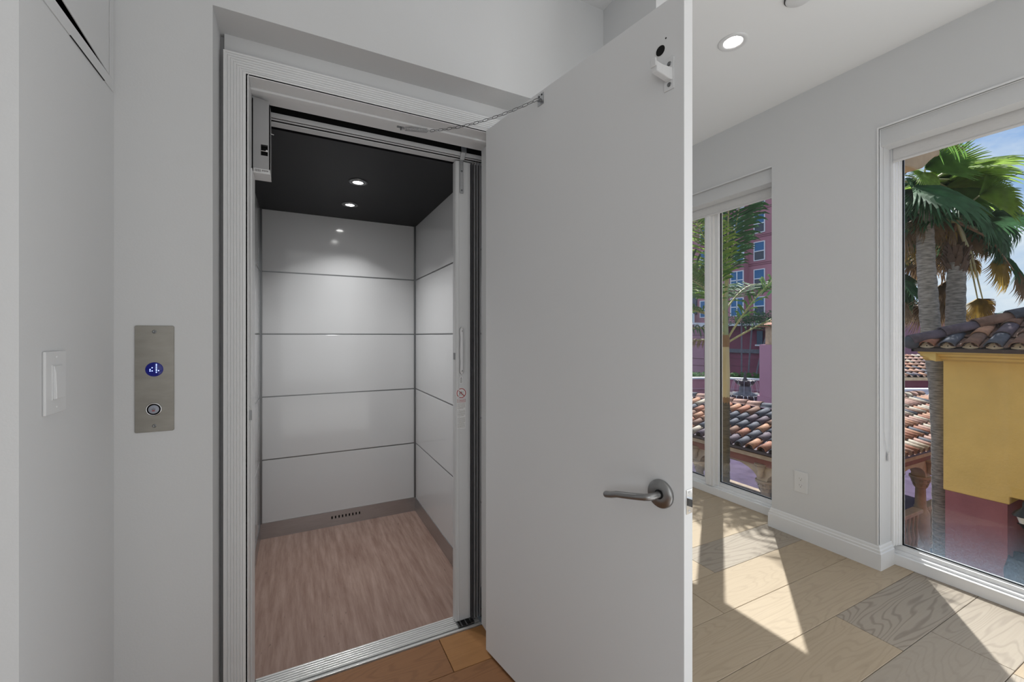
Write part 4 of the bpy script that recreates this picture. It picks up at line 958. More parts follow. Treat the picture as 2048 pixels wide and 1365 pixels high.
def arcade(fn, s0, n, span, far=False):
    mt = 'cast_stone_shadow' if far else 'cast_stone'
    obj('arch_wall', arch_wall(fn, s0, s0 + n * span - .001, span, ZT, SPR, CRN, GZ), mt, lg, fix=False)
    for i in range(n + 1):
        c = Vector(fn(s0 + i * span, .12, 0)); c.z = 0
        col = obj('column', MB().lathe(c, [(.15, GZ), (.15, GZ + .85), (.13, GZ + .9), (.105, GZ + .93), (.115, -2.44), (.095, -2.40), (.085, SPR - .26), (.10, SPR - .25)], 14), mt, lg)
        obj('capital', MB().lathe(c, [(.095, SPR - .26), (.12, SPR - .22), (.105, SPR - .19), (.15, SPR - .12), (.13, SPR - .10), (.19, SPR - .04), (.19, SPR)], 12), mt, col)
        lv_ = MB()
        for k in range(8):
            a = 2 * PI * k / 8; dd = Vector((math.cos(a), math.sin(a), 0)); sd_ = Vector((-dd.y, dd.x, 0))
            for hh, rr in ((-.22, .115), (-.12, .15)):
                p = c + Vector((0, 0, SPR + hh)) + dd * rr
                lv_.add([p - sd_ * .035, p + sd_ * .035, p + sd_ * .03 + dd * .02 + U_ * .06, p - sd_ * .03 + dd * .02 + U_ * .06, p + dd * .055 + U_ * .075], [(0, 1, 2, 3), (3, 2, 4)])
        obj('acanthus_leaves', lv_, mt, col, fix=False)
        br = MB(); p0 = Vector(fn(s0 + i * span, -.05, SPR + .10)); 
        br.lathe((p0.x, p0.y, 0), [(.02, SPR + .06), (.07, SPR + .12), (.06, SPR + .2), (.10, SPR + .28), (.09, SPR + .36), (.12, ZT - .04), (.12, ZT)], 8)
        obj('corbel', br, mt, lg)
    for i in range(n):
        a = s0 + i * span + .12; b = a + span - .24
        rl = MB()
        for z0, z1, dd in ((-2.52, -2.44, .09), (GZ + .05, GZ + .18, .10)):
            pa = fn(a, .12 - dd, z0); pb = fn(b, .12 + dd, z1); rl.box(pa, pb)
        rail = obj('balustrade_rail', rl, mt, lg, bevel=.01, seg=1)
        if not far:
            nb = int((b - a) / .17)
            for k in range(nb):
                c = Vector(fn(a + (k + .5) * (b - a) / nb, .12, 0)); c.z = 0
                bmesh_key = 'bal'
                if bmesh_key not in tile_me:
                    tile_me[bmesh_key] = MB().lathe((0, 0, 0), [(.05, GZ + .18), (.03, GZ + .22), (.055, GZ + .38), (.025, GZ + .58), (.03, GZ + .62), (.045, GZ + .80), (.05, GZ + .88)], 8).mesh('baluster', 'cast_stone')
                inst('baluster', tile_me[bmesh_key], lg, Matrix.Translation(c))
arcade(lambda s, d, z: (8.62 + d, s, z), 3.83, 3, 1.62)
arcade(lambda s, d, z: (s, 3.98 + d, z), 9.0, 4, 1.5)
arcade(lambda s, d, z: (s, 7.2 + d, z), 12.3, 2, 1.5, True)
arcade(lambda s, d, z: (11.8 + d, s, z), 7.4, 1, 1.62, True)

# ------------------------------------------------------------------ pink hotel block
ht_ = empty('pink_tower_block', (47, 32, GZ), 'tall pink apartment tower with blue windows far beyond the courtyard', 'building')
tw = MB().box((45.2, 30.65, GZ), (60, 52, 34)).box((46, 24.5, GZ + 4), (56, 30.65, 34))
obj('facade', tw, 'facade_pink', ht_)
def bwin(x, ya, yb, za, zb, parent, cols=1, mat_='facade_glass', name='window'):
    f = MB(); t = .09
    f.box((x - .10, ya - t, za - t), (x + .02, yb + t, za)).box((x - .10, ya - t, zb), (x + .02, yb + t, zb + t)).box((x - .10, ya - t, za), (x + .02, ya, zb)).box((x - .10, yb, za), (x + .02, yb + t, zb))
    zm = (za + zb) / 2; f.box((x - .09, ya, zm - .05), (x + .02, yb, zm + .05))
    for i in range(1, cols): ym = ya + (yb - ya) * i / cols; f.box((x - .09, ym - .05, za), (x + .02, ym + .05, zb))
    w = obj(name, f, 'white_paint', parent)
    for i in range(cols):
        for j in range(2):
            y0 = ya + (yb - ya) * i / cols; y1 = ya + (yb - ya) * (i + 1) / cols
            obj('pane', MB().box((x - .03, y0, [za, zm][j]), (x - .01, y1, [zm, zb][j])), 'facade_glass_dark' if (j == 0 and mat_ == 'mix') else 'facade_glass', w)
    return w
for k in range(7):
    zb = 5.55 + 3.08 * k
    if k < 2: bwin(45.2, 30.75, 32.2, zb - 1.95, zb, ht_, 2)
    else: bwin(45.2, 30.70, 31.75, zb - 1.95, zb, ht_, 1)
    bwin(46.0, 28.8, 29.9, zb - 1.95, zb, ht_, 1, 'mix')
    bwin(46.0, 26.2, 27.3, zb - 1.95, zb, ht_, 1, 'mix')
    bwin(45.2, 35.0, 36.4, zb - 1.95, zb, ht_, 2)
    gr = MB()
    for q in (0.55, 0.75): gr.box((45.16, 30.65, zb + q), (45.2, 52, zb + q + .05)).box((45.96, 24.5, zb + q), (46, 30.65, zb + q + .05))
    obj('wall_groove', gr, 'groove', ht_)
obj('balcony_recess', MB().box((45.0, 36.9, 4.0), (45.18, 43, 7.2)), 'facade_glass_dark', ht_)
br = MB().box((44.2, 36.6, 2.6), (45.2, 43, 2.9)).box((44.2, 36.6, 4.0), (44.3, 43, 4.1)).box((44.2, 36.6, 2.9), (44.3, 36.7, 4.1)).box((44.2, 39.1, 2.9), (44.3, 39.2, 4.1)).box((44.2, 37.8, 2.9), (44.28, 37.88, 4.1))
bl = obj('balcony_rail', br, 'white_paint', ht_); obj('pane', B((44.23, 36.7, 2.95), (44.27, 43, 4.0)), 'balcony_glass', bl)
for (yy, zz) in ((32.6, 4.9), (32.6, 8.2)):
    obj('balcony_rail', MB().box((44.6, 32.5, zz), (45.2, 33.4, zz + .12)).box((44.6, 32.5, zz + 1.0), (44.7, 33.4, zz + 1.1)).box((44.6, 32.5, zz), (44.7, 32.6, zz + 1.1)), 'white_paint', ht_)
# podium with a shaded porch
pod = empty('pink_podium', (42, 28, GZ), 'two storey pink podium with a shaded curved wall, white cornices and small arched window', 'building')
obj('podium_wall', MB().box((41.5, 33.0, GZ), (45.2, 50, 2.6)).box((41.5, 21, GZ), (45.2, 24.3, 2.6)), 'facade_lilac', pod)
cv = MB(); nn = 16; vs = []
for k in range(nn + 1):
    t = k / nn; yy = 33.0 + (24.3 - 33.0) * t; xx = 43.6 - 1.6 * math.sin(PI * t); vs += [(xx, yy, GZ), (xx, yy, 2.3)]
cv.add(vs, [(2 * i, 2 * i + 2, 2 * i + 3, 2 * i + 1) for i in range(nn)], True)
obj('curved_wall', cv, 'facade_maroon', pod, fix=False)
obj('porch_roof', MB().box((40.6, 23.6, 2.3), (45.15, 33.6, 2.55)).box((40.2, 33.0, 2.55), (45.15, 50, 2.75)).box((41.2, 21, 2.55), (45.15, 24.3, 2.75)), 'white_paint', pod)
def cband(z0, z1, off):
    m = MB(); a = []
    for k in range(nn + 1):
        t = k / nn; yy = 33.0 + (24.3 - 33.0) * t; xx = 43.6 - 1.6 * math.sin(PI * t) - off; a += [(xx, yy, z0), (xx, yy, z1), (xx + off, yy, z1)]
    m.add(a, [(3 * i, 3 * i + 3, 3 * i + 4, 3 * i + 1) for i in range(nn)] + [(3 * i + 1, 3 * i + 4, 3 * i + 5, 3 * i + 2) for i in range(nn)]); return m
obj('cornice', cband(-.55, -.15, .25), 'fountain_grey', pod, fix=False)
for z in (.9, -1.2, -2.0): obj('wall_groove', cband(z, z + .04, .03), 'groove', pod, fix=False)
for z in (.2, 1.3, -1.4, -2.2): obj('wall_groove', MB().box((41.46, 33, z), (41.5, 50, z + .05)), 'groove', pod)
obj('cornice', MB().box((41.1, 36, -.45), (41.5, 50, -.15)).box((41.2, 36, -.75), (41.5, 50, -.5)).box((40.9, 38, .25), (41.5, 50, .5)), 'white_paint', pod)
aw = obj('arched_window', MB().box((41.93, 26.45, .35), (42.0, 27.05, 1.75)), 'facade_glass_dark', pod)
hd_ = MB(); vs = []
for k in range(9):
    a = PI * k / 8
    for r_ in (.75, .9):
        for x_ in (41.55, 42.3): vs.append((x_, 26.75 + math.cos(a) * r_, 1.75 + math.sin(a) * r_ * .6))
hd_.add(vs, [(4 * i, 4 * i + 4, 4 * i + 6, 4 * i + 2) for i in range(8)] + [(4 * i, 4 * i + 1, 4 * i + 5, 4 * i + 4) for i in range(8)] + [(4 * i + 2, 4 * i + 6, 4 * i + 7, 4 * i + 3) for i in range(8)])
obj('arch_hood', hd_, 'groove', pod, fix=False)
obj('sill_block', B((41.7, 26.4, .22), (42.0, 27.1, .36)), 'white_paint', aw)
dd_ = obj('porch_door', MB().box((42.1, 25.75, GZ), (42.25, 25.95, -1.0)).box((42.1, 26.35, GZ), (42.25, 26.6, -1.0)).box((42.1, 25.75, -1.25), (42.25, 26.6, -1.0)).box((42.1, 25.05, GZ), (42.25, 25.2, -1.0)).box((42.1, 25.2, -1.25), (42.25, 25.8, -1.0)), 'white_paint', pod)
obj('pane', MB().box((42.2, 25.1, GZ), (42.24, 26.6, -1.0)).lathe((42.22, 25.9, -1.0), [(.7, 0), (.7, .04)], 16, axis=(1, 0, 0), smooth=False), 'facade_glass_dark', dd_)
# terrace wall with coping and hedge
tw_ = empty('terrace_wall', (24, 18, GZ), 'low pink terrace wall with white coping behind the fountain', 'wall')
fc = Vector((22.73, 15.35, 0))
def arcpt(a, r, z): 
    d = (F_ * math.cos(a) + R_ * math.sin(a)); q = fc + d * r; return (q.x, q.y, z)
def arcband(r0, r1, z0, z1, a0=-1.1, a1=.9, n=22):
    m = MB(); vs = []
    for k in range(n + 1):
        a = a0 + (a1 - a0) * k / n; vs += [arcpt(a, r0, z0), arcpt(a, r1, z0), arcpt(a, r1, z1), arcpt(a, r0, z1)]
    m.add(vs, [(4 * i + j, 4 * i + 4 + j, 4 * i + 4 + (j + 1) % 4, 4 * i + (j + 1) % 4) for i in range(n) for j in range(4)]); return m
obj('terrace_panel', arcband(4.5, 4.8, GZ, -1.66, -2.0, .75), 'terrace_pink', tw_)
obj('coping', arcband(4.4, 4.9, -1.66, -1.56, -2.0, .75), 'white_paint', tw_)
obj('base_band', arcband(4.42, 4.5, -2.35, -2.27, -2.0, .75), 'facade_lilac', tw_)
hg = MB(); rh = random.Random(3)
for k in range(2600):
    a = rh.uniform(-1.5, .7); r = rh.uniform(5.0, 6.2); p = Vector(arcpt(a, r, -1.72 + rh.random() * .42)); u = Vector((rh.uniform(-1, 1), rh.uniform(-1, 1), rh.uniform(-.3, 1))).normalized() * .11; w = u.orthogonal().normalized() * .05
    hg.add([p - u, p + w, p + u, p - w], [(0, 1, 2, 3)])
hgo = obj('hedge', hg, 'hedge', fix=False); tag(hgo, 'low clipped green hedge behind the white terrace coping', 'hedge', kind='stuff')

# fountain
ft = empty('fountain', (22.73, 15.35, GZ), 'dark two tier stone fountain with water spilling from its scalloped bowls', 'fountain')
def scallop(c, prof, n=48, lobes=16, amp=.05):
    m = MB(); vs = []
    for r, z, s in prof:
        for k in range(n):
            a = 2 * PI * k / n; rr = r * (1 + amp * s * math.cos(lobes * a)); vs.append((c.x + rr * math.cos(a), c.y + rr * math.sin(a), z + .02 * s * math.cos(lobes * a)))
    m.add(vs, [(i * n + k, i * n + (k + 1) % n, (i + 1) * n + (k + 1) % n, (i + 1) * n + k) for i in range(len(prof) - 1) for k in range(n)], True); return m
obj('pedestal', MB().lathe(fc, [(.6, GZ), (.6, GZ + .3), (.35, GZ + .4), (.28, GZ + .9), (.4, -2.42)], 20), 'fountain_stone', ft)
obj('lower_bowl', scallop(fc, [(.35, -2.5, 0), (.75, -2.38, .4), (.98, -2.17, 1), (1.06, -2.06, 1.2), (1.0, -2.06, 1), (.7, -2.2, 0), (0, -2.25, 0)]), 'fountain_stone', ft, label='wide dark scalloped lower bowl')
obj('stem', MB().lathe(fc, [(.62, -2.12), (.60, -2.02), (.36, -1.96), (.30, -1.86), (.33, -1.72), (.27, -1.66), (.26, -1.55)], 20), 'fountain_grey', ft)
obj('upper_bowl', scallop(fc, [(.24, -1.62, 0), (.42, -1.50, .4), (.52, -1.34, 1), (.53, -1.27, 1.2), (.46, -1.27, 1), (.2, -1.35, 0), (0, -1.36, 0)], amp=.06, lobes=14), 'fountain_stone', ft, label='small scalloped upper bowl')
obj('finial', MB().lathe(fc, [(.14, -1.36), (.12, -1.2), (.06, -1.12), (.10, -1.02), (.05, -.92), (.06, -.84), (0, -.74)], 14), 'fountain_stone', ft)
wt = MB(); rw = random.Random(5)
for k in range(26):
    a = 2 * PI * k / 26 + rw.uniform(-.05, .05); d = Vector((math.cos(a), math.sin(a), 0)); v0 = rw.uniform(.25, .42)
    pts = [fc + d * (1.05 + v0 * t) + U_ * (-2.06 - 1.15 * t * t) for t in (0, .15, .3, .5, .7, .9)]; wt.tube(pts, [.012, .012, .011, .010, .009, .008], 4, caps=False)
for k in range(12):
    a = 2 * PI * k / 12; d = Vector((math.cos(a), math.sin(a), 0)); pts = [fc + d * (.53 + .2 * t) + U_ * (-1.27 - .75 * t * t) for t in (0, .25, .5, .75, 1)]; wt.tube(pts, .006, 4, caps=False)
obj('water_jets', wt, 'water', ft, kind='stuff')
# gate pillar
pr = empty('garden_pillar', (20.4, 12.1, GZ), 'lilac pillar carrying a cream post and little tiled cap beside the fountain', 'pillar')
pc = Vector((20.0, 12.26, 0)) + R_ * .45 + F_ * .4
obj('pillar_base', MB().obox((pc.x, pc.y, (GZ + .83) / 2), R_ * .45, F_ * .45, (0, 0, (.83 - GZ) / 2)), 'facade_lilac', pr)
obj('pillar_plinth', MB().obox((pc.x, pc.y, (GZ - 1.7) / 2), R_ * .52, F_ * .52, (0, 0, (-1.7 - GZ) / 2)), 'facade_lilac', pr)
pc2 = pc + R_ * .15; obj('cream_post', MB().obox((pc2.x, pc2.y, 1.25), R_ * .36, F_ * .36, (0, 0, .45)), 'cast_stone', pr)
obj('tiled_cap', MB().obox((pc2.x, pc2.y, 1.74), R_ * .60, F_ * .60, (0, 0, .05)).add([pc2 + R_ * .6 + F_ * .6 + U_ * 1.79, pc2 - R_ * .6 + F_ * .6 + U_ * 1.79, pc2 - R_ * .6 - F_ * .6 + U_ * 1.79, pc2 + R_ * .6 - F_ * .6 + U_ * 1.79, pc2 + U_ * 2.1], [(0, 1, 4), (1, 2, 4), (2, 3, 4), (3, 0, 4)]), 'tile_terracotta', pr)

# buildings seen through the right window
ev = Vector((.891, -.454, 0)); sv2 = Vector((.454, .891, 0))
OO = Vector((25.1, 9.65, -.70)) - ev * .8
b2 = empty('tiled_outbuilding', (29, 9.5, GZ), 'low maroon building with a terracotta tile roof behind the palm trunks', 'building')
oc = OO + ev * 3.8 + sv2 * 3.4; oc.z = 0
obj('outbuilding_wall', MB().obox(oc + U_ * ((GZ - .72) / 2), ev * 3.9, sv2 * 3.0, (0, 0, (-.72 - GZ) / 2)), 'facade_maroon', b2)
obj('roof_deck', MB().add([OO - U_ * .02, OO + ev * 8.4 - U_ * .02, OO + ev * 8.4 + sv2 * 3.4 + U_ * .85, OO + ev * 2.6 + sv2 * 3.4 + U_ * .85], [(0, 1, 2, 3)]), 'roof_deck', b2, fix=False)
n4, p4 = roof_slope(b2, OO, ev, (sv2 * 3.4 + U_ * .87), 7.2, lambda x_: min(3.5, x_ * 1.3 + .2), pitch=.30, expo=.50, pal=PAL_S + ['tile_purple', 'tile_slate'], rnd=rt)
obj('pan_tiles', p4, 'tile_brown', b2, kind='stuff', fix=False)
obj('eave_board', MB().obox(OO + ev * 3.8 - U_ * .09, ev * 4.3, sv2 * .08, U_ * .07), 'cast_stone', b2)
w3 = empty('white_garden_wall', (28.5, 10, GZ), 'plain white garden wall below the maroon outbuilding', 'wall')
gc = OO + ev * 3 - sv2 * .7; gc.z = 0
obj('wall_face', MB().obox(gc + U_ * ((GZ - 1.22) / 2), ev * 3.0, sv2 * .12, U_ * ((-1.22 - GZ) / 2)), 'white_paint', w3)
obj('wall_cap', MB().obox(gc - U_ * 1.20, ev * 3.05, sv2 * .18, U_ * .04), 'white_paint', w3)
b3 = empty('distant_pink_building', (52, 18, GZ), 'distant lilac building with a flat tiled parapet behind the palms', 'building')
q = Vector((55.0, 16.8, 0)); obj('building_wall', MB().obox(q + U_ * ((GZ + 2.6) / 2), ev * 6.2, sv2 * 4, U_ * ((2.6 - GZ) / 2)), 'facade_lilac', b3)
obj('roof_parapet', MB().obox(q + U_ * 2.95 - sv2 * .4, ev * 6.5, sv2 * 4.2, U_ * .22), 'tile_slate', b3); obj('parapet_moulding', MB().obox(q + U_ * 2.6 - sv2 * .3, ev * 6.35, sv2 * 4.1, U_ * .14), 'cast_stone', b3)

# overhead wires
def wire(a, b, lab):
    a, b = Vector(a), Vector(b); d = b - a; a2 = a - d * 9; b2_ = b + d * 14; pts = [a2.lerp(b2_, t) - U_ * (.5 * math.sin(PI * t)) + U_ * .5 for t in [i / 14 for i in range(15)]]
    o = obj('power_line', MB().tube(pts, .016, 5), 'iron'); tag(o, lab, 'cable', 'overhead cables in the sky')
wire((22.57, 5.33, 5.23), (21.53, 4.74, 5.07), 'middle of the three black overhead cables right of the palms')
wire((22.51, 5.37, 4.86), (21.53, 4.74, 4.74), 'lowest of the three black overhead cables right of the palms')
wire((22.68, 5.28, 6.91), (21.53, 4.74, 6.7), 'highest of the three black overhead cables right of the palms')

# ------------------------------------------------------------------ palms
def pinnate(base, d, L, droop, ll, n=30, r0=.014, rnd=random, hang=.35, start=.16):
    """returns (rachis, leaflets) meshes"""
    base = Vector(base); d = Vector(d).normalized()
    P = lambda t: base + d * L * t - U_ * droop * t * t
    ra = MB().tube([P(i / 10) for i in range(11)], [r0 * (1 - .85 * i / 10) for i in range(11)], 6)
    le = MB()
    for i in range(n):
        t = start + (1 - start) * (i + .5) / n
        p = P(t); tg = (P(min(1, t + .01)) - P(t - .01)).normalized(); sd_ = tg.cross(U_)
        if sd_.length < .05: sd_ = R_.copy()
        sd_.normalize(); nr = sd_.cross(tg)
        for s in (-1, 1):
            l = ll * (math.sin(PI * min(1, (t - start) / (1 - start) * .86 + .12)) ** .6) * rnd.uniform(.85, 1.1)
            dr = (sd_ * s * .8 + tg * rnd.uniform(.45, .65) + nr * rnd.uniform(.0, .35)).normalized()
            w = tg * .014
            a = p; b = p + dr * l * .5 - U_ * l * hang * .18; c = p + dr * l * .82 - U_ * l * hang * .55; e = p + dr * l - U_ * l * hang
            le.add([a - w * .5, a + w * .5, b + w, b - w, c + w * .8, c - w * .8, e], [(0, 1, 2, 3), (3, 2, 4, 5), (5, 4, 6)])
    return ra, le
def palm_dir(r, u, t): return R_ * r + U_ * u - F_ * t
def add_frond(parent, base, d, L, droop, ll, mt, pm_='petiole', **k):
    ra, le = pinnate(base, d, L, droop, ll, **k)
    f = obj('frond', le, mt, parent, fix=False); obj('rachis', ra, pm_, f)
rp = random.Random(21)
p1 = empty('courtyard_palm', (4.8, 3.50, GZ), 'slim palm with a smooth cream crownshaft and ringed trunk right outside the mullion', 'palm', group='feather palms by the window')
cx, cy = 4.8, 3.50
obj('trunk', MB().lathe((cx, cy, 0), sum([[(.052, GZ + i * .11), (.047, GZ + i * .11 + .09)] for i in range(35)], []), 16), 'bark_ring', p1, label='dark ringed trunk')
obj('crownshaft', MB().lathe((cx, cy, 0), [(.040, .42), (.048, .50), (.050, .75), (.044, 1.0), (.040, 1.17)], 18), 'crownshaft', p1, label='smooth cream crownshaft')
obj('torn_sheath', MB().lathe((cx, cy, 0), [(.046, .38), (.052, .46), (.044, .53)], 9, smooth=False).lathe((cx, cy, 0), [(.044, 1.12), (.050, 1.20), (.040, 1.27)], 9, smooth=False), 'petiole_brown', p1)
obj('inner_shaft', MB().tube([(cx, cy, 1.15), (cx - .01, cy, 1.6), (cx + .02, cy - .01, 2.1), (cx + .06, cy - .03, 2.6)], [.036, .032, .022, .008], 12), 'crownshaft_green', p1)
b0 = Vector((cx, cy, 1.18))
for (d, L, dr, mt, z0) in (((.50, .95, .1), 1.65, .50, 'frond_green', 0), ((.88, .55, .05), 1.7, .28, 'frond_dark', -.02), ((-.55, .95, .15), 1.6, .9, 'frond_lime', .3),
                           ((-.95, .75, .1), 1.5, .8, 'frond_green', .2), ((-.9, .35, .3), 1.4, .75, 'frond_dark', .1), ((.02, 1.0, .25), 1.9, .25, 'frond_dark', .6), ((-.12, 1, .3), 1.9, .15, 'frond_dark', .55),
                           ((.2, .8, -.7), 1.6, .7, 'frond_green', .3), ((-.4, .9, -.6), 1.6, .7, 'frond_green', .3), ((-.75, 1.0, -.2), 1.5, .55, 'frond_lime', .45), ((.75, .9, -.4), 1.5, .8, 'frond_dark', .4),
                           ((-.05, 1, .1), 1.7, .1, 'frond_dark', .75), ((.06, 1, -.2), 1.8, .1, 'frond_dark', .7), ((-.85, .9, .5), 1.5, .6, 'frond_green', .35), ((-1, .5, 0), 1.4, .5, 'frond_green', .25), ((-1, .2, .1), 1.2, .5, 'frond_brown', .0),
                           ((-.9, 1.1, .1), 1.6, .5, 'frond_dark', .5), ((-.45, 1.1, .3), 1.7, .5, 'frond_lime', .5), ((-.6, .8, .5), 1.6, .9, 'frond_green', .55)):
    add_frond(p1, b0 + U_ * z0, palm_dir(*d), L, dr, .50, mt, rnd=rp)
p2 = empty('tall_feather_palm', (5.75, 3.25, GZ), 'taller feather palm whose fronds hang in at the top of the left window', 'palm', group='feather palms by the window')
cx, cy = 5.75, 3.25
obj('trunk', MB().lathe((cx, cy, 0), sum([[(.075, GZ + i * .12), (.069, GZ + i * .12 + .10)] for i in range(52)], []), 16), 'bark_ring', p2)
obj('crownshaft', MB().lathe((cx, cy, 0), [(.07, 2.8), (.085, 2.95), (.08, 3.4), (.05, 3.75)], 16), 'crownshaft_green', p2)
b0 = Vector((cx, cy, 3.7))
for (az, el, L, dr, mt) in ((170, .55, 1.9, 1.3, 'frond_dark'), (150, .9, 2.0, 1.1, 'frond_green'), (128, .8, 2.0, 1.0, 'frond_dark'), (190, .25, 1.8, 1.5, 'frond_dark'), (205, .9, 1.9, 1.1, 'frond_green'), (100, .6, 1.8, 1.1, 'frond_green'),
                            (60, .7, 1.9, 1.2, 'frond_green'), (20, .5, 1.8, 1.2, 'frond_green'), (-20, .8, 1.9, 1.2, 'frond_green'), (-60, .5, 1.8, 1.2, 'frond_green'), (240, .3, 1.8, 1.3, 'frond_green'), (140, .1, 1.7, 1.4, 'frond_brown')):
    add_frond(p2, b0, (math.cos(rad(az)), math.sin(rad(az)), el), L, dr, .55, mt, rnd=rp)

# slender multi stem tree behind the fountain
st_ = empty('slender_tree', (30.3, 20.5, GZ), 'airy small tree on three thin pale stems behind the fountain', 'tree')
for (x0, y0, x1, y1) in ((30.07, 20.59, 30.07, 20.59), (30.5, 20.4, 30.8, 20.2), (30.9, 20.2, 32.1, 19.6)):
    pts = [Vector((x0 + (x1 - x0) * t ** 1.5, y0 + (y1 - y0) * t ** 1.5, GZ + (2.3 - GZ) * t)) for t in [i / 8 for i in range(9)]]
    obj('stem', MB().tube(pts, .055, 7), 'white_paint' if False else 'fountain_grey', st_)
fo = MB()
for k in range(1500):
    p = Vector((31.0, 20.1, 2.55)) + R_ * rp.gauss(0, 1.25) + F_ * rp.gauss(0, .7) + U_ * rp.gauss(0, .28); u = Vector((rp.uniform(-1, 1), rp.uniform(-1, 1), rp.uniform(-1, .3))).normalized() * .16; w = u.orthogonal().normalized() * .03
    fo.add([p - u, p + w, p + u, p - w], [(0, 1, 2, 3)])
obj('foliage', fo, 'frond_dark', st_, kind='stuff', fix=False)

# fan palms
def fan_mesh(Rr, spread, nseg, droop, split, mt, cup=.15, seed=0):
    """hub at origin, axis +x, leaf plane xy, normal +z; tips droop to -z"""
    rnd = random.Random(seed); m = MB()
    for i in range(nseg):
        a0 = rad(spread) * ((i) / nseg - .5); a1 = rad(spread) * ((i + 1) / nseg - .5); am = (a0 + a1) / 2
        l = Rr * (.80 + .20 * math.cos(am * .8)) * rnd.uniform(.9, 1.05)
        def P(r, a, dz): return (r * math.cos(a), r * math.sin(a), dz)
        f = lambda r: cup * r * .4 - droop * max(0, (r / Rr - .35)) ** 2 * Rr
        rs = [.02, l * .30, l * split, l * .80, l * .93, l]
        wd = [1, 1, 1, .50, .25, 0]; rg = .022 * Rr
        vs = []
        kd = rnd.uniform(.8, 1.6); ex = rnd.uniform(-.02, .02)
        for r, w in zip(rs, wd):
            z = f(r) * (kd if r > l * split else 1)
            h = (a1 - a0) / 2 * w
            vs += [P(r, am - h + ex * (r > l * split), z - rg * w), P(r, am + ex * (r > l * split), z + rg * w), P(r, am + h + ex * (r > l * split), z - rg * w)]
        fs = []
        for k in range(5): fs += [(3 * k, 3 * k + 3, 3 * k + 4, 3 * k + 1), (3 * k + 1, 3 * k + 4, 3 * k + 5, 3 * k + 2)]
        m.add(vs, fs)
    return m.mesh('leaf_blade', mt)
fan_cache = {}
def fan(parent, crown, hub, d, nrm, Rr, mt, droop=.5, spread=250, split=.55, pet='petiole', var=0, nseg=38):
    crown, hub, d, nrm = Vector(crown), Vector(hub), Vector(d).normalized(), Vector(nrm)
    nrm = (nrm - d * nrm.dot(d)).normalized(); yv = nrm.cross(d)
    key = (mt, round(droop, 1), spread, split, var, nseg)
    if key not in fan_cache: fan_cache[key] = fan_mesh(1.0, spread, nseg, droop, split, mt, seed=len(fan_cache))
    mm = Matrix((d, yv, nrm)).transposed().to_4x4(); mm.translation = hub; mm = mm @ Matrix.Scale(Rr, 4)
    o = inst('leaf', fan_cache[key], parent, mm); WM[o.name] = mm
    mid = crown.lerp(hub, .55) + U_ * .10 * (hub - crown).length
    pp = MB().tube([crown, mid, hub], [.022, .016, .010], 6)
    L = MB(); 
    obj('petiole', pp, pet, o)
def pxp(u, v, d):
    r = (u - 1024) / 842.0; return (F_ + R_ * r) * d + Vector((0, 0, 1.26 - (v - 672) / 842.0 * d))
def bark_trunk(parent, path, radii, mt='bark_grey', n=14):
    pts = []; rs = []; m = len(path)
    for i in range(m - 1):
        a, b = Vector(path[i]), Vector(path[i + 1]); k = max(2, int((b - a).length / .09))
        for j in range(k):
            t = j / k; pts.append(a.lerp(b, t)); rs.append((radii[i] + (radii[i + 1] - radii[i]) * t) * (1.05 if j % 2 else .985))
    return obj('trunk', MB().tube(pts, rs, n), mt, parent, fix=False)
rf = random.Random(31)
fa = empty('fan_palm', (9.2, 2.95, GZ), 'fan palm with the thick curved grey trunk nearest the yellow wall', 'palm', group='fan palms outside the right window')
TA = [(9.33, 2.90, GZ), (9.33, 2.93, -1.6), (9.31, 2.94, -.4), (9.30, 2.96, .5), (9.30, 3.06, 1.5), (9.30, 3.11, 2.5), (9.30, 3.13, 3.6)]
bark_trunk(fa, TA, [.12, .11, .105, .115, .125, .115, .10])
CA = Vector((9.3, 3.13, 3.75)); dA = CA.dot(F_)
fb = empty('fan_palm.001', (10.0, 2.96, GZ), 'fan palm with the straight trunk and brown leaf skirt, right of the curved one', 'palm', group='fan palms outside the right window')
bark_trunk(fb, [(10.0, 2.99, GZ), (10.0, 2.98, 0), (10.0, 2.97, 1.2), (10.0, 2.95, 2.6)], [.13, .13, .125, .115])
bo = MB()
for k in range(80):
    a = rf.uniform(0, 2 * PI); z = 2.32 + .38 * rf.random(); d = Vector((math.cos(a), math.sin(a), 0)); sd_ = Vector((-d.y, d.x, 0))
    p = Vector((10.0, 2.95, z)) + d * .11; w = rf.uniform(.025, .05); h = rf.uniform(.10, .20); o_ = rf.uniform(.02, .10)
    bo.add([p - sd_ * w, p + sd_ * w, p + sd_ * w * .5 + d * o_ + U_ * h, p - sd_ * w * .5 + d * o_ + U_ * h, p - d * .04 + U_ * h * .4], [(0, 1, 2, 3), (3, 2, 4), (0, 3, 4), (2, 1, 4)])
obj('leaf_bases', bo, 'boot_brown', fb, label='shaggy brown leaf bases', kind='stuff', fix=False)
CB = Vector((10.0, 2.95, 3.2)); dB = CB.dot(F_)
T_ = -F_
def L_(p, crown, u, v, dd, d, nr, R, mt, **k): fan(p, crown, pxp(u, v, dd), R_ * d[0] + U_ * d[1] + T_ * d[2], R_ * nr[0] + U_ * nr[1] + T_ * nr[2], R, mt, **k)
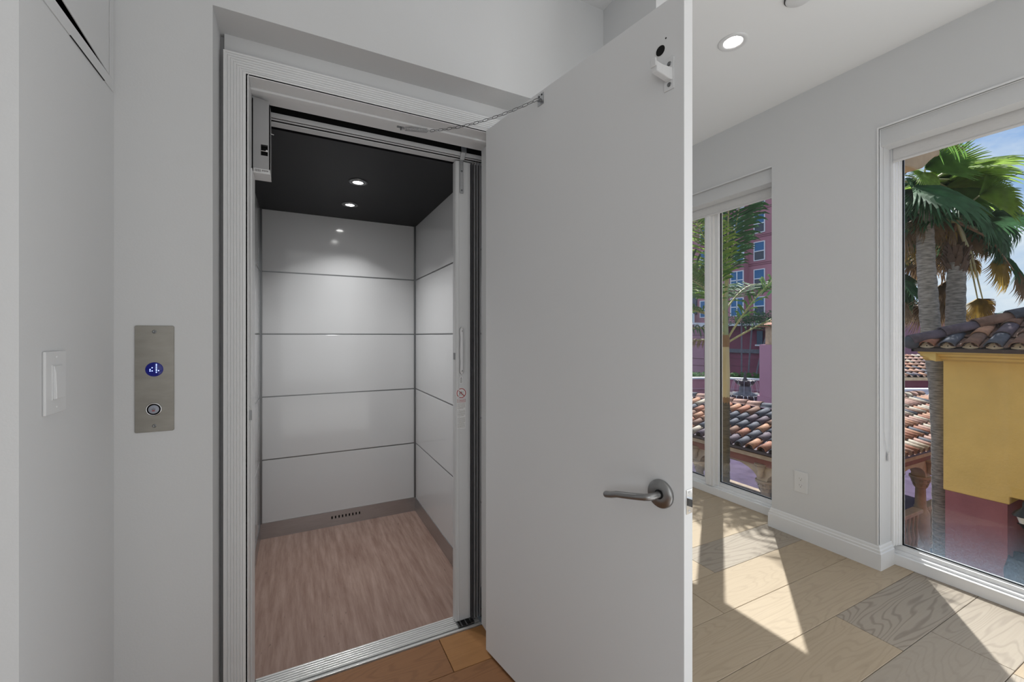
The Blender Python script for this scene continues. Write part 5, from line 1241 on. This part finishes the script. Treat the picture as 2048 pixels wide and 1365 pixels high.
# crown of the nearer palm
L_(fa, CA, 1862, 345, 7.5, (.95, .26, .1), (-.1, .3, .95), 1.15, 'frond_lime', droop=.3, spread=110, split=.62)
L_(fa, CA, 1850, 338, 6.8, (.9, .30, .1), (-.2, .5, .8), .75, 'frond_green', droop=.3, spread=110, split=.6)
L_(fa, CA, 1846, 345, 6.8, (.0, -.8, .4), (.2, .5, .8), .40, 'frond_lime', droop=.4, spread=200)
L_(fa, CA, 1826, 376, 6.6, (.75, -.35, .35), (.1, .75, .6), 1.10, 'frond_dark', droop=.5, spread=190)
L_(fa, CA, 1832, 380, 6.9, (.15, -.8, .5), (.1, .6, .7), .75, 'frond_dark', droop=.5, spread=170)
L_(fa, CA, 1815, 395, 7.4, (-.3, -.8, .3), (-.1, .6, .7), .8, 'frond_dark', droop=.6)
L_(fa, CA, 1895, 405, 7.1, (.85, -.55, .2), (.4, .6, .6), .95, 'frond_dark', droop=.7)
L_(fa, CA, 1880, 420, 7.5, (.5, -.9, .1), (.5, .4, .7), .8, 'frond_brown', droop=.6, pet='petiole_brown')
L_(fa, CA, 1850, 425, 7.0, (-.1, -1, .2), (.1, .3, .9), .55, 'frond_brown', droop=.3, pet='petiole_brown', spread=110, split=.35)
L_(fa, CA, 1868, 430, 7.3, (.3, -1, .1), (.1, .3, .9), .6, 'frond_brown', droop=.3, pet='petiole_brown', spread=110, split=.35)
L_(fa, CA, 1805, 470, 7.8, (.1, -.9, .2), (-.3, .3, .9), .6, 'frond_gold', droop=.4, spread=120, split=.35, pet='petiole_brown')
L_(fa, CA, 1795, 560, 7.6, (.85, -.35, .2), (.1, .8, .5), .65, 'frond_dark', droop=1.1, spread=150, split=.3)
L_(fa, CA, 1790, 590, 7.6, (.6, -.8, .2), (.3, .6, .6), .6, 'frond_brown', droop=.8, spread=150, split=.3, pet='petiole_brown')
for k in range(5):
    a = rf.uniform(0, 2 * PI); d = Vector((math.cos(a), math.sin(a), rf.uniform(.1, .5)))
    if d.dot(F_) < -.2: d = Vector((-d.x, -d.y, d.z))
    fan(fa, CA, CA + d.normalized() * rf.uniform(.5, .8), d + U_ * -.3, U_ + d * .4, rf.uniform(.85, 1.05), rf.choice(['frond_green', 'frond_dark', 'frond_lime']), droop=.6)
# crown of the second palm
L_(fb, CB, 1958, 392, 6.6, (.95, .12, .1), (-.1, .35, .95), .72, 'frond_lime', droop=.5, spread=110, split=.6)
L_(fb, CB, 1990, 420, 7.8, (.9, -.1, .1), (0, .7, .7), .60, 'frond_lime', droop=.8, spread=160, split=.6)
L_(fb, CB, 1925, 405, 7.8, (.3, .8, .0), (-.1, .1, .9), .50, 'frond_green', droop=.3, spread=220)
L_(fb, CB, 1955, 450, 7.9, (.85, -.4, .3), (.2, .7, .6), .72, 'frond_dark', droop=.9, split=.45)
L_(fb, CB, 1930, 445, 8.0, (.4, -.8, .4), (.2, .5, .8), .72, 'frond_dark', droop=.7, split=.45)
L_(fb, CB, 1890, 450, 8.0, (-.7, -.6, .3), (-.3, .5, .8), .65, 'frond_dark', droop=.8)
L_(fb, CB, 1900, 460, 7.8, (-.1, -1, .3), (0, .3, .9), .55, 'frond_brown', droop=.3, spread=130, split=.3, pet='petiole_brown')
L_(fb, CB, 1925, 465, 7.8, (.3, -1, .3), (0, .3, .9), .55, 'frond_brown', droop=.3, spread=130, split=.3, pet='petiole_brown')
L_(fb, CB, 1950, 470, 8.1, (.5, -.9, .1), (.2, .3, .9), .55, 'frond_brown', droop=.4, spread=130, split=.3, pet='petiole_brown')
L_(fb, CB, 1880, 490, 8.2, (-.4, -.9, .1), (-.3, .3, .9), .7, 'frond_brown', droop=.4, spread=120, split=.3, pet='petiole_brown')
L_(fb, CB, 1895, 560, 8.2, (-.25, -1, .0), (-.2, .2, .9), .85, 'frond_brown', droop=.3, spread=80, split=.3, pet='petiole_brown')
L_(fb, CB, 1878, 600, 8.4, (-.1, -1, .0), (-.2, .2, .9), .6, 'frond_brown', droop=.3, spread=80, split=.3, pet='petiole_brown')
L_(fb, CB, 1955, 597, 8.0, (.15, -1, .1), (.1, .35, .9), .55, 'frond_gold', droop=.5, spread=150, split=.3)
L_(fb, CB, 1965, 598, 8.1, (.5, -.9, .0), (.1, .35, .9), .50, 'frond_brown', droop=.5, spread=130, split=.3)
L_(fb, CB, 1995, 512, 8.0, (.25, -.9, .1), (.3, .4, .8), .75, 'frond_gold', droop=.6, spread=150, split=.3)
L_(fb, CB, 2005, 515, 8.2, (.8, -.55, .1), (.3, .6, .7), .75, 'frond_dark', droop=1.0, spread=140, split=.3)
L_(fb, CB, 2030, 545, 8.0, (.5, -.85, .1), (.3, .4, .8), .65, 'frond_brown', droop=.6, spread=140, split=.3, pet='petiole_brown')
for (u, v, dx_, dy_, m_, R0, dr_) in ((1935, 430, .2, -.9, 'frond_dark', .75, .6), (1965, 440, .7, -.6, 'frond_dark', .8, .8), (1905, 435, -.4, -.9, 'frond_dark', .7, .7), (1945, 455, .5, -.9, 'frond_brown', .7, .5),
        (1915, 470, 0, -1, 'frond_brown', .6, .4), (1975, 470, .9, -.5, 'frond_dark', .6, .9), (1990, 480, .4, -.9, 'frond_dark', .55, .8), (1870, 470, -.5, -.8, 'frond_brown', .6, .5), (1885, 430, .0, -1, 'frond_brown', .7, .4),
        (1925, 420, .6, .5, 'frond_dark', .6, .6), (1950, 410, .1, -.8, 'frond_green', .6, .7), (2000, 440, .8, -.6, 'frond_dark', .6, 1.0), (1900, 500, -.3, -1, 'frond_brown', .55, .4), (1940, 520, .3, -1, 'frond_gold', .4, .5)):
    L_(fb, CB, u, v, 8.0 + rf.uniform(-.2, .3), (dx_, dy_, .2), (dx_ * .4, .5, .8), R0, m_, droop=dr_, spread=160, split=.35, pet='petiole_brown' if 'brown' in m_ else 'petiole')
for (u, v, dx_, dy_, m_, R0, dr_) in ((1800, 450, .1, -1, 'frond_brown', .6, .4), (1796, 470, .5, -.9, 'frond_dark', .6, .6), (1835, 490, -.2, -1, 'frond_gold', .7, .4), (1828, 500, .1, -1, 'frond_brown', .75, .4),
        (1798, 545, .3, -.9, 'frond_dark', .6, .7), (1800, 575, .7, -.6, 'frond_dark', .5, .9), (1796, 590, .2, -1, 'frond_brown', .6, .4), (1893, 585, -.3, -1, 'frond_brown', .8, .3), (1885, 570, .0, -1, 'frond_gold', .5, .4), (1845, 610, -.5, -1, 'frond_brown', .6, .3)):
    L_(fa, CA, u, v, 8.8 + rf.uniform(-.2, .3), (dx_, dy_, .1), (dx_ * .4, .3, .9), R0 * 1.15, m_, droop=dr_, spread=110, split=.32, pet='petiole_brown')
for (u, v, dx_, dy_, m_, R0, dr_) in ((1812, 420, -.4, -.8, 'frond_dark', .8, .7), (1802, 440, -.2, -1, 'frond_brown', .7, .5), (1825, 415, .1, -1, 'frond_brown', .75, .4), (1842, 400, .4, -.9, 'frond_dark', .8, .6),
        (1800, 400, -.8, -.4, 'frond_dark', .8, .7), (1910, 395, .8, -.3, 'frond_dark', .8, .8), (1890, 380, .9, .2, 'frond_green', .9, .5), (1808, 350, -.3, .5, 'frond_green', .8, .5), (1870, 415, .6, -.8, 'frond_gold', .7, .5)):
    L_(fa, CA, u, v, 7.3 + rf.uniform(-.3, .3), (dx_, dy_, .2), (dx_ * .4, .5, .8), R0, m_, droop=dr_, spread=160, split=.35, pet='petiole_brown' if 'brown' in m_ else 'petiole')
for k in range(9):
    a = rf.uniform(0, 2 * PI); d = Vector((math.cos(a), math.sin(a), rf.uniform(.0, .6)))
    if d.dot(F_) < -.2: d = Vector((-d.x, -d.y, d.z))
    fan(fb, CB, CB + d.normalized() * rf.uniform(.4, .7), d + U_ * -.3, U_ + d * .4, rf.uniform(.6, .75), rf.choice(['frond_green', 'frond_dark', 'frond_dark']), droop=.7)
# far palm crown at the right edge
fp = empty('distant_palm', (45.5, 10.2, GZ), 'small grey green palm crown far off above the yellow building roof', 'palm')
bark_trunk(fp, [(46.2, 9.6, GZ), (46.2, 9.6, 2.6)], [.2, .16])
for k in range(14):
    a = 2 * PI * k / 14; add_frond(fp, (46.2, 9.6, 2.6), (math.cos(a), math.sin(a), .5 + .3 * (k % 2)), 2.6, 1.6, .9, 'frond_dark', rnd=rp, n=22, r0=.04)
